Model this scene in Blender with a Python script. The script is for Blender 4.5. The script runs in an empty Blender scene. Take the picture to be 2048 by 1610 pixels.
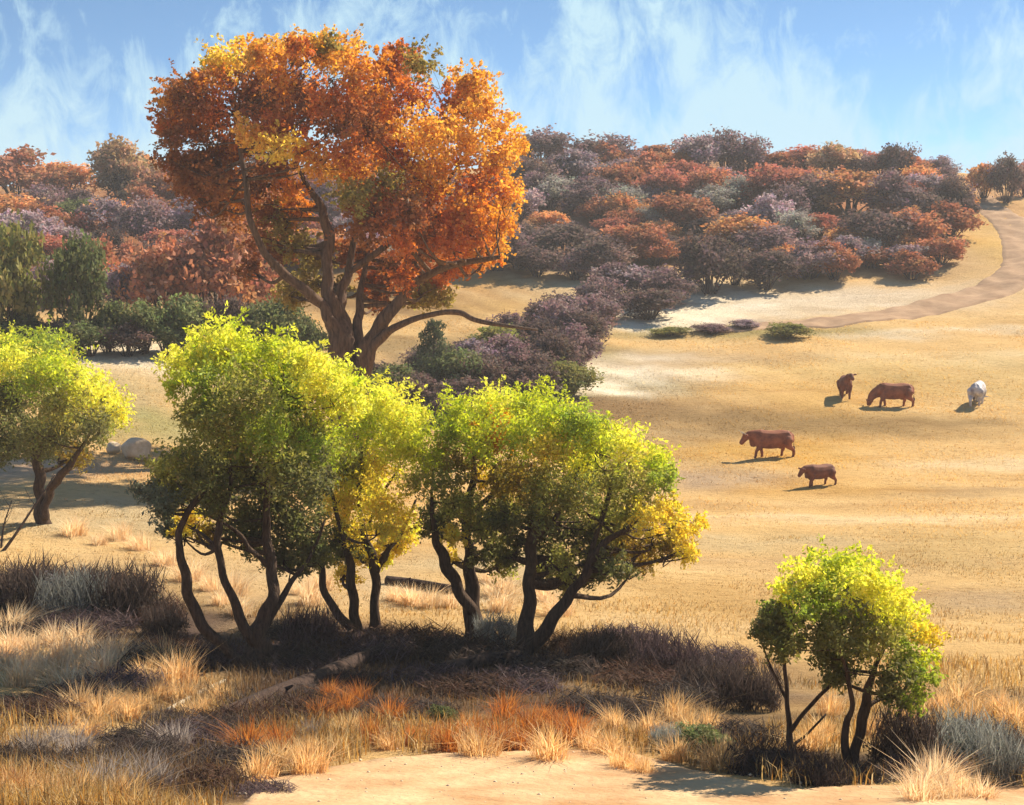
import bpy, bmesh, math, random
import numpy as np
from mathutils import Vector, Matrix

random.seed(7)
rng = np.random.default_rng(11)
SC = bpy.context.scene
COL = SC.collection
R = math.radians

# ------------------------------------------------------------------ camera, sky, sun, exposure
FPX = 2813.0                       # focal length in pixels of a 2048 wide picture
HOR = 520.0                        # row of the eye level in that picture
PITCH = math.atan((805.0 - HOR) / FPX)
CAMZ = 10.0
cam_d = bpy.data.cameras.new('camera')
cam = bpy.data.objects.new('camera', cam_d)
COL.objects.link(cam)
cam.location = (0, 0, CAMZ)
cam.rotation_euler = (math.pi / 2 - PITCH, 0, 0)
cam_d.sensor_width = 36.0
cam_d.lens = 36.0 * FPX / 2048.0
cam_d.clip_end = 6000
cam_d.clip_start = 0.1
SC.camera = cam

SUN_EL, SUN_AZ = R(40), R(50)      # azimuth measured from straight ahead towards the right
w = bpy.data.worlds.new('World'); SC.world = w
w.use_nodes = True
nt = w.node_tree
for n in list(nt.nodes): nt.nodes.remove(n)
def N(t, **k):
    n = nt.nodes.new(t)
    for a, b in k.items(): setattr(n, a, b)
    return n
L = lambda a, b: nt.links.new(a, b)
tc = N('ShaderNodeTexCoord')
mp = N('ShaderNodeMapping'); mp.inputs['Scale'].default_value = (1, 1, 3.2); mp.inputs['Location'].default_value = (0, 0, 0.04)
sky = N('ShaderNodeTexSky', sky_type='NISHITA', sun_disc=False)
sky.sun_elevation = SUN_EL; sky.sun_rotation = SUN_AZ
sky.air_density = 1.0; sky.dust_density = 0.15; sky.ozone_density = 1.2; sky.altitude = 900
L(tc.outputs['Generated'], mp.inputs['Vector']); L(mp.outputs[0], sky.inputs[0])
# thin cloud veil, thicker low down
m2 = N('ShaderNodeMapping'); m2.inputs['Scale'].default_value = (1, 1, 0.5)
L(tc.outputs['Generated'], m2.inputs['Vector'])
nz = N('ShaderNodeTexNoise'); nz.inputs['Scale'].default_value = 34; nz.inputs['Detail'].default_value = 9; nz.inputs['Roughness'].default_value = 0.7; nz.inputs['Distortion'].default_value = 0.5
L(m2.outputs[0], nz.inputs['Vector'])
nz2 = N('ShaderNodeTexNoise'); nz2.inputs['Scale'].default_value = 9; nz2.inputs['Detail'].default_value = 4
L(tc.outputs['Generated'], nz2.inputs['Vector'])
ad = N('ShaderNodeMath', operation='ADD'); L(nz.outputs[0], ad.inputs[0]); L(nz2.outputs[0], ad.inputs[1])
sx = N('ShaderNodeSeparateXYZ'); L(tc.outputs['Generated'], sx.inputs[0])
el = N('ShaderNodeMapRange'); el.inputs['From Min'].default_value = 0.06; el.inputs['From Max'].default_value = 0.20
el.inputs['To Min'].default_value = 0.12; el.inputs['To Max'].default_value = -0.42
L(sx.outputs['Z'], el.inputs['Value'])
ad2 = N('ShaderNodeMath', operation='ADD'); L(ad.outputs[0], ad2.inputs[0]); L(el.outputs[0], ad2.inputs[1])
cr = N('ShaderNodeValToRGB')
cr.color_ramp.elements[0].position = 0.76; cr.color_ramp.elements[0].color = (0, 0, 0, 1)
cr.color_ramp.elements[1].position = 1.42; cr.color_ramp.elements[1].color = (0.85, 0.85, 0.85, 1)
L(ad2.outputs[0], cr.inputs[0])
mx = N('ShaderNodeMix', data_type='RGBA'); mx.inputs['B'].default_value = (3.3, 4.6, 5.1, 1)
gr = N('ShaderNodeMix', data_type='RGBA', blend_type='MULTIPLY'); gr.inputs['Factor'].default_value = 1; gr.inputs['B'].default_value = (.86, 1.06, 1.04, 1)
L(sky.outputs[0], gr.inputs['A']); L(cr.outputs[0], mx.inputs['Factor']); L(gr.outputs['Result'], mx.inputs['A'])
bg = N('ShaderNodeBackground'); bg.inputs['Strength'].default_value = 0.1
L(mx.outputs['Result'], bg.inputs['Color'])
wo = N('ShaderNodeOutputWorld'); L(bg.outputs[0], wo.inputs['Surface'])

sun_d = bpy.data.lights.new('sun', 'SUN'); sun = bpy.data.objects.new('sun', sun_d); COL.objects.link(sun)
sun_d.energy = 5.0; sun_d.angle = R(0.5); sun_d.color = (1.0, 0.865, 0.67)
SV = Vector((math.cos(SUN_EL) * math.sin(SUN_AZ), math.cos(SUN_EL) * math.cos(SUN_AZ), math.sin(SUN_EL)))
sun.rotation_euler = SV.to_track_quat('Z', 'Y').to_euler()
sun.location = SV * 300
SC.view_settings.view_transform = 'Standard'; SC.view_settings.look = 'None'
SC.view_settings.exposure = 1.0; SC.view_settings.gamma = 1.0
SC.cycles.max_bounces = 6; SC.cycles.diffuse_bounces = 3; SC.cycles.transmission_bounces = 4; SC.cycles.glossy_bounces = 2

# ------------------------------------------------------------------ helpers
FW = np.array([0, math.cos(PITCH), -math.sin(PITCH)]); UP = np.array([0, math.sin(PITCH), math.cos(PITCH)])
def ray(px, py):
    return FW + UP * ((805.0 - py) / FPX) + np.array([1.0, 0, 0]) * ((px - 1024.0) / FPX)
def at(px, py, Y):
    """the point of the place at distance Y ahead that the eye sees at px, py"""
    d = ray(px, py); return np.array([0, 0, CAMZ]) + d * (Y / d[1])
def ppm(Y):
    return FPX / Y                 # pixels to the metre at that distance

CTRL = [  # px, py, Y : measured spots of the ground
 (-300,1610,12.5),(0,1610,13),(700,1610,13.6),(1400,1610,14),(2048,1610,14),(2400,1610,14),
 (0,1480,17),(700,1480,17.5),(1400,1480,18),(2048,1480,18.5),
 (-300,1340,23),(100,1340,24),(500,1345,25.5),(1060,1340,25.5),(1700,1340,26),(2300,1340,26),
 (100,1230,30),(700,1245,30),(1060,1240,31),(1700,1240,32),(2048,1240,32),
 (50,1100,37),(700,1110,39),(1400,1100,42),(2048,1100,42),(-400,1000,43),(50,1000,45),
 (1500,970,59),(1900,970,59),(1100,985,57),(700,965,54),(270,905,56),
 (1200,912,66),(1600,912,66),(2048,912,66),
 (1000,840,74),(1500,820,77),(2048,820,77),(600,830,68),(200,800,66),
 (0,690,79),(320,695,79),(-300,690,80),(700,720,82),
 (1200,710,92),(1600,700,93),(2048,700,93),(2500,700,93),
 (1300,630,108),(1700,625,108),(2048,640,104),(1000,640,104),(700,640,100),(300,620,98),(0,620,98),
 (1500,565,121),(1900,560,121),(2035,545,122),(1000,570,118),(700,560,118),(300,540,118),(0,540,118),
 (1000,440,145),(1400,440,145),(1750,440,145),(2040,470,140),(600,440,145),(0,440,150),(-400,440,150),
 (1000,335,180),(1300,318,185),(1600,318,185),(1800,330,183),(1880,345,180),(1945,388,165),(2060,388,165),(2400,360,175),
 (600,355,180),(200,368,180),(-400,370,185)]
WCTRL = [(-12,2,CAMZ-1.7),(0,2,CAMZ-1.7),(12,2,CAMZ-1.7),(0,-40,CAMZ-1),(-60,-40,CAMZ-1),(60,-40,CAMZ-1),
 (-60,20,4),(60,20,3),(-90,60,3),(90,60,1),(-120,120,14),(130,120,12),
 (-200,240,16),(-60,240,16),(0,240,17),(60,240,17),(90,235,13),(200,240,16),(-200,330,10),(0,330,10),(200,330,10)]
CP = np.array([at(*c) for c in CTRL] + [np.array(c, float) for c in WCTRL])
CC = 7.0
def _phi(d2): return np.sqrt(d2 + CC * CC)
_A = _phi(((CP[:, None, :2] - CP[None, :, :2]) ** 2).sum(-1)) + np.eye(len(CP)) * -0.6
_n = len(CP)
_M = np.zeros((_n + 1, _n + 1)); _M[:_n, :_n] = _A; _M[:_n, _n] = 1; _M[_n, :_n] = 1
_W = np.linalg.solve(_M, np.append(CP[:, 2], 0))
def ground(X, Y):
    X = np.clip(np.asarray(X, float), -230, 230); Y = np.clip(np.asarray(Y, float), -60, 330)
    sh = X.shape; X = X.ravel(); Y = Y.ravel(); out = np.empty(len(X))
    for i in range(0, len(X), 40000):
        d2 = (X[i:i+40000, None] - CP[None, :, 0]) ** 2 + (Y[i:i+40000, None] - CP[None, :, 1]) ** 2
        out[i:i+40000] = _phi(d2) @ _W[:_n] + _W[_n]
    a = np.clip(np.abs(Y) / 60, 0.25, 2.5)
    out += a * 0.05 * (np.sin(X * 1.3 + 0.7 * np.sin(Y * .9)) * np.sin(Y * 1.1 + 2) + .8 * np.sin(X * .47 + Y * .31 + 1) + .6 * np.sin(2.3 * X - 1.7 * Y) * np.sin(.8 * X + Y))
    return out.reshape(sh)
def gz(x, y): return float(ground(np.array([x]), np.array([y]))[0])
def gp(px, py, y0=8.0):
    """where the sight line through px, py meets the ground"""
    d = ray(px, py); d = d / d[1]
    Y = np.concatenate([np.arange(y0, 60, .1), np.arange(60, 330, .5)])
    h = CAMZ + d[2] * Y - ground(d[0] * Y, Y)
    k = np.argmax(h < 0)
    if not (h < 0).any(): k = len(Y) - 1
    return np.array([d[0] * Y[k], Y[k], gz(d[0] * Y[k], Y[k])])

def tag(o, label=None, cat=None, group=None, kind=None):
    for k, v in (('label', label), ('category', cat), ('group', group), ('kind', kind)):
        if v: o[k] = v
    return o
def empty(name, loc):
    o = bpy.data.objects.new(name, None); o.location = loc; o.empty_display_size = .2
    COL.objects.link(o); return o
def mesh_np(name, V, F, col=None, mat=None, smooth=False):
    V = np.asarray(V, np.float32); F = np.asarray(F, np.int32)
    me = bpy.data.meshes.new(name); k = F.shape[1]
    me.vertices.add(len(V)); me.vertices.foreach_set('co', V.ravel())
    me.loops.add(F.size); me.loops.foreach_set('vertex_index', F.ravel())
    me.polygons.add(len(F)); me.polygons.foreach_set('loop_start', np.arange(0, F.size, k, dtype=np.int32))
    if smooth: me.polygons.foreach_set('use_smooth', np.ones(len(F), bool))
    if col is not None:
        at_ = me.color_attributes.new('Col', 'FLOAT_COLOR', 'POINT')
        c = np.ones((len(V), 4), np.float32); c[:, :3] = col; at_.data.foreach_set('color', c.ravel())
    me.update(calc_edges=True); me.validate()
    if mat: me.materials.append(mat)
    return me
def obj(name, me, parent=None, loc=None):
    o = bpy.data.objects.new(name, me); COL.objects.link(o)
    if parent: o.parent = parent
    if loc is not None: o.location = loc
    return o
def rgb(r, g, b):
    f = lambda c: (c / 255 / 12.92) if c <= 10 else ((c / 255 + .055) / 1.055) ** 2.4
    return np.array([f(r), f(g), f(b)])

def smooth_path(P, n=5):
    P = [np.asarray(p, float) for p in P]; Q = [2 * P[0] - P[1]] + P + [2 * P[-1] - P[-2]]; out = []
    for i in range(1, len(Q) - 2):
        a, b, c, d = Q[i-1:i+3]
        for t in np.linspace(0, 1, n, endpoint=False):
            out.append(.5 * (2*b + (c-a)*t + (2*a-5*b+4*c-d)*t*t + (3*b-a-3*c+d)*t**3))
    out.append(P[-1]); return np.array(out)
def tube(P, rad, k=8, rough=.12):
    """a tapered limb: P points, rad radii -> verts, quads"""
    P = np.asarray(P); n = len(P); V = []; F = []
    T = np.gradient(P, axis=0); T /= np.linalg.norm(T, axis=1)[:, None] + 1e-9
    u = np.cross(T[0], [0, 1, 0.3]); u /= np.linalg.norm(u) + 1e-9
    ph = rng.uniform(0, 6.28, 3)
    for i in range(n):
        u = u - T[i] * (u @ T[i]); u /= np.linalg.norm(u) + 1e-9; v = np.cross(T[i], u)
        for j in range(k):
            a = 2 * math.pi * j / k
            r = rad[i] * (1 + rough * (math.sin(2 * a + ph[0] + i * .35) + .6 * math.sin(3 * a + ph[1] - i * .5)))
            V.append(P[i] + (u * math.cos(a) + v * math.sin(a)) * r)
    for i in range(n - 1):
        for j in range(k):
            F.append((i*k+j, i*k+(j+1) % k, (i+1)*k+(j+1) % k, (i+1)*k+j))
    V.append(P[-1]); V.append(P[0])
    for j in range(k):
        F.append(((n-1)*k+j, (n-1)*k+(j+1) % k, n*k, n*k)); F.append((j, n*k+1, n*k+1, (j+1) % k))
    return np.array(V), F
def tube_mesh(name, lst, mat):
    V = []; F = []; o = 0
    for v, f in lst:
        V.append(v); F += [[a + o for a in q] for q in f]; o += len(v)
    V = np.concatenate(V); 
    me = bpy.data.meshes.new(name)
    me.from_pydata([tuple(p) for p in V], [], [tuple(dict.fromkeys(q)) for q in F])
    for p in me.polygons: p.use_smooth = True
    me.materials.append(mat); me.update(); return me

def unit(n):
    v = rng.normal(size=(n, 3)); return v / np.linalg.norm(v, axis=1)[:, None]
def leaves(C, size, asp, colr, droop=0.0, up=0.0):
    """one folded diamond to each point of C"""
    n = len(C); a = unit(n); a[:, 2] -= droop; a /= np.linalg.norm(a, axis=1)[:, None]
    b = unit(n); b[:, 2] += up; b -= a * (a * b).sum(1)[:, None]; b /= np.linalg.norm(b, axis=1)[:, None]
    nn = np.cross(a, b)
    s = (size * rng.uniform(.6, 1.35, n))[:, None]; h = s * asp
    V = np.empty((n, 4, 3))
    V[:, 0] = C - a * s * .5; V[:, 2] = C + a * s * .5
    V[:, 1] = C + b * h * .5 + nn * h * .18 - a * s * .06; V[:, 3] = C - b * h * .5 + nn * h * .18 - a * s * .06
    return V.reshape(-1, 3), np.arange(4 * n).reshape(n, 4), np.repeat(colr, 4, axis=0)
def clump_points(c, r, n, per=14, spread=.17):
    """leaves gathered on twig tips spread through an uneven ellipsoid"""
    m = max(3, n // per); d = unit(m)
    k = rng.uniform(0, 1, m) ** .55
    wob = 1 + .22 * np.sin(3.1 * d[:, 0] + c[0]) + .18 * np.sin(4.3 * d[:, 2] + c[2])
    tips = c + d * np.asarray(r) * (k * wob)[:, None]
    idx = rng.integers(0, m, n)
    return tips[idx] + rng.normal(size=(n, 3)) * (spread * np.mean(r)) , idx, m

# ------------------------------------------------------------------ materials
def mat_new(name):
    m = bpy.data.materials.new(name); m.use_nodes = True; t = m.node_tree
    for n in list(t.nodes): t.nodes.remove(n)
    o = t.nodes.new('ShaderNodeOutputMaterial'); return m, t, o
def leaf_mat(name, trans=.5, vary=.25, gloss=.02):
    m, t, o = mat_new(name); n = t.nodes.new; l = t.links.new
    a = n('ShaderNodeAttribute'); a.attribute_name = 'Col'
    oi = n('ShaderNodeObjectInfo'); mr = n('ShaderNodeMapRange'); mr.inputs['To Min'].default_value = 1 - vary; mr.inputs['To Max'].default_value = 1 + vary
    l(oi.outputs['Random'], mr.inputs['Value'])
    hs = n('ShaderNodeHueSaturation'); l(a.outputs['Color'], hs.inputs['Color']); l(mr.outputs[0], hs.inputs['Value'])
    d = n('ShaderNodeBsdfDiffuse'); tr = n('ShaderNodeBsdfTranslucent'); l(hs.outputs[0], d.inputs['Color'])
    h2 = n('ShaderNodeHueSaturation'); h2.inputs['Saturation'].default_value = 1.1; h2.inputs['Value'].default_value = 1.15
    l(hs.outputs[0], h2.inputs['Color']); l(h2.outputs[0], tr.inputs['Color'])
    mx = n('ShaderNodeMixShader'); mx.inputs[0].default_value = trans; l(d.outputs[0], mx.inputs[1]); l(tr.outputs[0], mx.inputs[2])
    g = n('ShaderNodeBsdfGlossy'); g.inputs['Roughness'].default_value = .6
    m2 = n('ShaderNodeMixShader'); m2.inputs[0].default_value = gloss; l(mx.outputs[0], m2.inputs[1]); l(g.outputs[0], m2.inputs[2])
    l(m2.outputs[0], o.inputs['Surface']); return m
def noise_mat(name, c1, c2, scale=4, rough=.9, bump=.3, stretch=(1, 1, 1), detail=6, bscale=None, coord='Object'):
    m, t, o = mat_new(name); n = t.nodes.new; l = t.links.new
    p = n('ShaderNodeBsdfPrincipled'); p.inputs['Roughness'].default_value = rough; p.inputs['Specular IOR Level'].default_value = .2
    tcn = n('ShaderNodeTexCoord'); mpn = n('ShaderNodeMapping'); mpn.inputs['Scale'].default_value = stretch
    l(tcn.outputs[coord], mpn.inputs['Vector'])
    nzn = n('ShaderNodeTexNoise'); nzn.inputs['Scale'].default_value = scale; nzn.inputs['Detail'].default_value = detail; nzn.inputs['Roughness'].default_value = .65
    l(mpn.outputs[0], nzn.inputs['Vector'])
    crn = n('ShaderNodeValToRGB'); crn.color_ramp.elements[0].position = .32; crn.color_ramp.elements[1].position = .68
    crn.color_ramp.elements[0].color = (*c1, 1); crn.color_ramp.elements[1].color = (*c2, 1)
    l(nzn.outputs[0], crn.inputs[0]); l(crn.outputs[0], p.inputs['Base Color'])
    b = n('ShaderNodeBump'); b.inputs['Strength'].default_value = bump; b.inputs['Distance'].default_value = .05
    nb = n('ShaderNodeTexNoise'); nb.inputs['Scale'].default_value = bscale or scale * 3; nb.inputs['Detail'].default_value = 5
    l(mpn.outputs[0], nb.inputs['Vector']); l(nb.outputs[0], b.inputs['Height']); l(b.outputs[0], p.inputs['Normal'])
    l(p.outputs[0], o.inputs['Surface']); return m
M_LEAF = leaf_mat('leaf', .52, .0)
M_SHRUB = leaf_mat('shrub_leaf', .35, .22, .01)
M_GRASS = leaf_mat('grass_blade', .5, .12, .01)
M_BARK = noise_mat('dark_bark', (.035, .023, .018), (.12, .078, .055), 3.0, .95, .9, (6, 6, 1.2), 7, 7)
M_BARKO = noise_mat('cottonwood_bark', (.05, .032, .024), (.20, .125, .085), 1.6, .95, .9, (6, 6, 1.0), 7, 5)
M_STEM = noise_mat('shrub_stem', (.05, .038, .034), (.12, .09, .08), 5, .9, .4)
M_LOG = noise_mat('weathered_log', (.03, .02, .018), (.075, .046, .036), 3, .95, .8, (1, 1, 1), 7, 14)
M_STICK = noise_mat('pale_dead_wood', (.26, .22, .17), (.45, .38, .28), 4, .95, .5)
M_ROCK = noise_mat('pale_rock', (.46, .33, .20), (.74, .60, .44), 2.2, .95, .9, (1, 1, 1), 8, 5)

def ground_mat():
    m, t, o = mat_new('dry_pasture'); n = t.nodes.new; l = t.links.new
    p = n('ShaderNodeBsdfPrincipled'); p.inputs['Roughness'].default_value = 1; p.inputs['Specular IOR Level'].default_value = .05
    a = n('ShaderNodeAttribute'); a.attribute_name = 'Col'; tcn = n('ShaderNodeTexCoord')
    def noise(sc, det, st=(1, 1, 1)):
        mm = n('ShaderNodeMapping'); mm.inputs['Scale'].default_value = st; l(tcn.outputs['Object'], mm.inputs['Vector'])
        q = n('ShaderNodeTexNoise'); q.inputs['Scale'].default_value = sc; q.inputs['Detail'].default_value = det; q.inputs['Roughness'].default_value = .7
        l(mm.outputs[0], q.inputs['Vector']); return q
    n1 = noise(.22, 6, (.55, 1.6, 1)); n2 = noise(3.2, 8, (.8, 1.3, 1)); n3 = noise(14, 6)
    def mix(fac, A, colr, mode='MIX'):
        q = n('ShaderNodeMix'); q.data_type = 'RGBA'; q.blend_type = mode
        l(fac, q.inputs['Factor']); l(A, q.inputs['A']); q.inputs['B'].default_value = (*colr, 1); return q.outputs['Result']
    def ramp(x, a0, a1, top):
        q = n('ShaderNodeMapRange'); q.inputs['From Min'].default_value = a0; q.inputs['From Max'].default_value = a1; q.inputs['To Max'].default_value = top
        l(x, q.inputs['Value']); return q.outputs[0]
    c = mix(ramp(n1.outputs[0], .52, .72, .6), a.outputs['Color'], (1.22, 1.35, 1.6), 'MULTIPLY')
    c = mix(ramp(n1.outputs[0], .46, .30, .6), c, (.72, .62, .50), 'MULTIPLY')
    c = mix(ramp(n2.outputs[0], .5, .3, .7), c, (.58, .54, .5), 'MULTIPLY')
    c = mix(ramp(n3.outputs[0], .52, .75, .6), c, (1.3, 1.4, 1.6), 'MULTIPLY')
    l(c, p.inputs['Base Color'])
    b = n('ShaderNodeBump'); b.inputs['Strength'].default_value = .9; b.inputs['Distance'].default_value = .18
    ma = n('ShaderNodeMath'); ma.operation = 'MULTIPLY_ADD'; l(n3.outputs[0], ma.inputs[0]); ma.inputs[1].default_value = .5; l(n2.outputs[0], ma.inputs[2])
    l(ma.outputs[0], b.inputs['Height']); l(b.outputs[0], p.inputs['Normal']); l(p.outputs[0], o.inputs['Surface']); return m
M_GROUND = ground_mat()
M_TRACK = noise_mat('bare_dirt', (.36, .19, .085), (.58, .42, .24), .7, 1, .7, (1, 1, 1), 8, 9)
M_ROAD = noise_mat('track_dirt', (.25, .15, .085), (.44, .29, .175), .6, 1, .4, (1, 1, 1), 8, 5)

# ------------------------------------------------------------------ ground
STRAW = np.array([.64, .42, .18])
rowsY = np.concatenate([np.arange(-40, 8, 4.0), np.arange(8, 32, .22), np.arange(32, 110, .6), np.arange(110, 245, 1.4), np.geomspace(245, 2500, 22)])
U = np.linspace(-1, 1, 261); U = np.sign(U) * np.abs(U) ** 1.35 * 1.5
GX = U[None, :] * (np.abs(rowsY)[:, None] * .75 + 16); GY = np.repeat(rowsY[:, None], len(U), 1)
GZ = ground(GX, GY)
PATCH = [  # px, py, radius along, radius deep (m), colour, strength : grass and soil tints, foreground shade painted in
 (820,800,9,6,(.17,.125,.085),.9),(960,790,9,6,(.16,.12,.09),.9),(1080,740,8,7,(.18,.13,.095),.9),(900,700,8,8,(.24,.17,.08),.8),(1000,835,7,2.2,(.20,.17,.06),.7),(1180,770,6,4,(.19,.17,.06),.75),(1230,715,5,4,(.20,.18,.06),.7),(1330,660,7,3,(.24,.20,.07),.8),(1570,665,6,3.5,(.26,.22,.08),.8),
 (1450,645,4,2,(.17,.12,.13),.6),
 (1320,735,6.5,4.2,(.86,.76,.58),1),(1170,775,5,2,(.86,.76,.58),1),(1240,625,6,6,(.84,.74,.56),1),(1550,600,10,5,(.82,.72,.54),1),(1300,630,5,6,(.84,.74,.56),.95),(1450,615,8,6,(.82,.72,.54),.9),(1650,608,9,6,(.60,.48,.33),.9),(1850,590,9,6,(.58,.45,.30),.8),
 (1780,672,4,2,(.62,.50,.33),.8),(2000,665,4,2,(.60,.48,.32),.7),(1180,560,12,6,(.62,.49,.30),.9),(1000,580,9,6,(.62,.48,.28),.9),(1000,620,9,5,(.58,.36,.12),.8),
 (1500,1010,9,1.6,(.52,.33,.14),.8),(1750,1040,8,1.4,(.72,.56,.33),.8),(2000,930,7,1.6,(.70,.54,.32),.8),(1700,1130,6,1.3,(.48,.31,.15),.7),(1350,1250,4,1.2,(.70,.50,.26),.8),(1600,735,8,2.5,(.70,.50,.22),.8),(1900,720,8,2.5,(.68,.52,.28),.7),(1350,830,9,3,(.27,.165,.07),.9),(1550,850,9,3.5,(.26,.17,.075),.9),(1400,900,5,4,(.31,.23,.13),.6),(1450,960,3.5,3,(.33,.25,.19),.7),(1750,850,8,2.2,(.29,.19,.08),.85),(1900,870,6,1.5,(.34,.22,.09),.5),
 (1400,720,7,3,(.35,.21,.09),.6),(1850,985,6,1.6,(.34,.23,.12),.6),(1650,780,7,6,(.56,.34,.10),.6),(1560,905,5,4,(.58,.33,.07),.7),(1640,975,4,2.5,(.56,.31,.07),.6),
 (1950,760,8,6,(.50,.36,.15),.6),(1960,1090,6,5,(.52,.37,.17),.5),(1800,1090,5,4,(.50,.35,.15),.5),(1500,1085,4,2,(.52,.40,.22),.6),(1500,1200,4,3,(.46,.28,.10),.6),(1900,1200,3,1.6,(.36,.27,.18),.6),
 (220,710,7,5,(.84,.74,.56),1),(100,700,6,4,(.58,.48,.33),.9),(280,780,5,5,(.46,.36,.19),.8),(330,850,4,3,(.30,.28,.11),.8),(250,870,4,2.5,(.38,.32,.15),.6),(200,940,4,4,(.52,.33,.15),.8),(120,1030,4,4,(.52,.40,.24),.7),(60,930,3,3,(.54,.36,.24),.7),
 (270,1040,3,3,(.50,.40,.24),.7),(480,1150,4,4,(.52,.37,.20),.7),(840,1190,3,2,(.52,.38,.22),.8),(1000,1130,3,3,(.46,.38,.24),.6),
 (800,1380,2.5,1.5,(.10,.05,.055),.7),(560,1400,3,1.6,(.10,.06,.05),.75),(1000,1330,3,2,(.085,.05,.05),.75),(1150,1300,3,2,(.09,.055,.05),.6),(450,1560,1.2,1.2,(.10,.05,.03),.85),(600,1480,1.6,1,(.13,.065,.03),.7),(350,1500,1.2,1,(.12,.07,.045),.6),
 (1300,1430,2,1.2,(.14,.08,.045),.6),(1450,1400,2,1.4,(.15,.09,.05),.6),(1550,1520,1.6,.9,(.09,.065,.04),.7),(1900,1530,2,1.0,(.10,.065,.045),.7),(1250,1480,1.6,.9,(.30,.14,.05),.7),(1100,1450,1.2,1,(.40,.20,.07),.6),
 (150,1220,3,2.4,(.10,.07,.055),.85),(300,1235,3.2,2.4,(.09,.06,.05),.85),(20,1190,2.5,2.5,(.10,.07,.055),.8),(420,1320,2.2,2,(.10,.065,.055),.8),(620,1310,2.6,2.2,(.09,.06,.055),.85),(760,1290,3,2.4,(.08,.052,.05),.9),(880,1340,3,2.2,(.075,.048,.046),.9),(700,1400,2.6,1.4,(.10,.06,.05),.85),  # dark band under the willows: their shade painted into the ground colour
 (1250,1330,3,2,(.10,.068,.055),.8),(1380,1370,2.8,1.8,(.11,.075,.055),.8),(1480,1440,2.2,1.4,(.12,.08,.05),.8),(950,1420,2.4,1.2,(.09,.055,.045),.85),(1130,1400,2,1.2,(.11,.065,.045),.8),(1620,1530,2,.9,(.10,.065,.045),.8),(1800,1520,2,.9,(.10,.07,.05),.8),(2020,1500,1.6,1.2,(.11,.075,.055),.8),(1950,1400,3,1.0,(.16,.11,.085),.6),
 (400,1290,2,1.6,(.085,.058,.055),.9),(250,1370,1.6,1.0,(.085,.06,.058),.85),(120,1420,1.5,.9,(.085,.06,.058),.85),(300,1520,1.4,.8,(.09,.06,.055),.85),(150,1540,1.4,.7,(.09,.065,.06),.85),(480,1450,1.6,.9,(.085,.055,.05),.85),(400,1600,1.2,.9,(.10,.055,.04),.85),(80,1420,1.6,.9,(.09,.07,.06),.75),(200,1490,1.6,.8,(.10,.075,.06),.7),(60,1540,1.2,.6,(.10,.07,.055),.6),  # diagonal shadow bands at lower left, painted as dark ground
 # the hillside: orange and tan soil between the shrubs
 (1300,440,18,14,(.33,.155,.085),.85),(1550,400,18,16,(.33,.145,.08),.9),(1750,420,16,14,(.36,.17,.085),.9),(1850,360,9,9,(.40,.17,.06),.85),(1150,360,16,16,(.22,.13,.10),.8),(1400,330,22,16,(.30,.14,.085),.8),(1700,320,18,14,(.33,.155,.09),.8),
 (1500,500,14,8,(.36,.19,.08),.8),(1250,500,14,8,(.30,.16,.075),.8),(1800,520,10,6,(.42,.27,.14),.8),(1100,345,3.5,4,(.56,.36,.18),.9),(1085,455,4,2.5,(.58,.38,.2),.9),(1200,455,3,2.5,(.58,.38,.2),.9),(1330,455,3,2.5,(.52,.30,.13),.9),
 (1980,450,5,10,(.56,.36,.13),.9),(1960,520,7,6,(.46,.31,.15),.8),(2040,500,5,7,(.62,.40,.12),.8),(2010,390,6,6,(.44,.26,.13),.8),
 (450,520,20,14,(.20,.10,.055),.9),(700,480,22,18,(.26,.12,.06),.9),(850,450,14,14,(.28,.14,.07),.9),(1050,400,14,14,(.24,.14,.10),.9),(300,450,25,20,(.28,.11,.05),.85),(100,380,25,18,(.30,.13,.07),.8),(600,420,25,20,(.30,.13,.05),.8),(300,580,22,12,(.16,.09,.05),.8),(700,560,16,12,(.26,.16,.06),.7),(860,560,8,8,(.48,.27,.09),.8)]
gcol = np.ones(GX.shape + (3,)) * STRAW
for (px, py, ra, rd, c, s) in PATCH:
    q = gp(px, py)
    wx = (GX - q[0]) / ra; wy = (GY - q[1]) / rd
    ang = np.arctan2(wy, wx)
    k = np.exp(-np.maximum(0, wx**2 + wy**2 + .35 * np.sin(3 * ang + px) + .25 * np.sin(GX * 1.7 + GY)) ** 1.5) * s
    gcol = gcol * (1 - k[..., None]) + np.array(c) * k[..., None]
nr, nc = GX.shape
idx = np.arange(nr * nc).reshape(nr, nc)
GF = np.stack([idx[:-1, :-1], idx[:-1, 1:], idx[1:, 1:], idx[1:, :-1]], -1).reshape(-1, 4)
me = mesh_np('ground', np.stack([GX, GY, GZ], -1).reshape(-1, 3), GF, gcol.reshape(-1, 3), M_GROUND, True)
tag(obj('ground', me), 'dry straw coloured pasture rolling up to a scrubby hillside', kind='structure')

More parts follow.
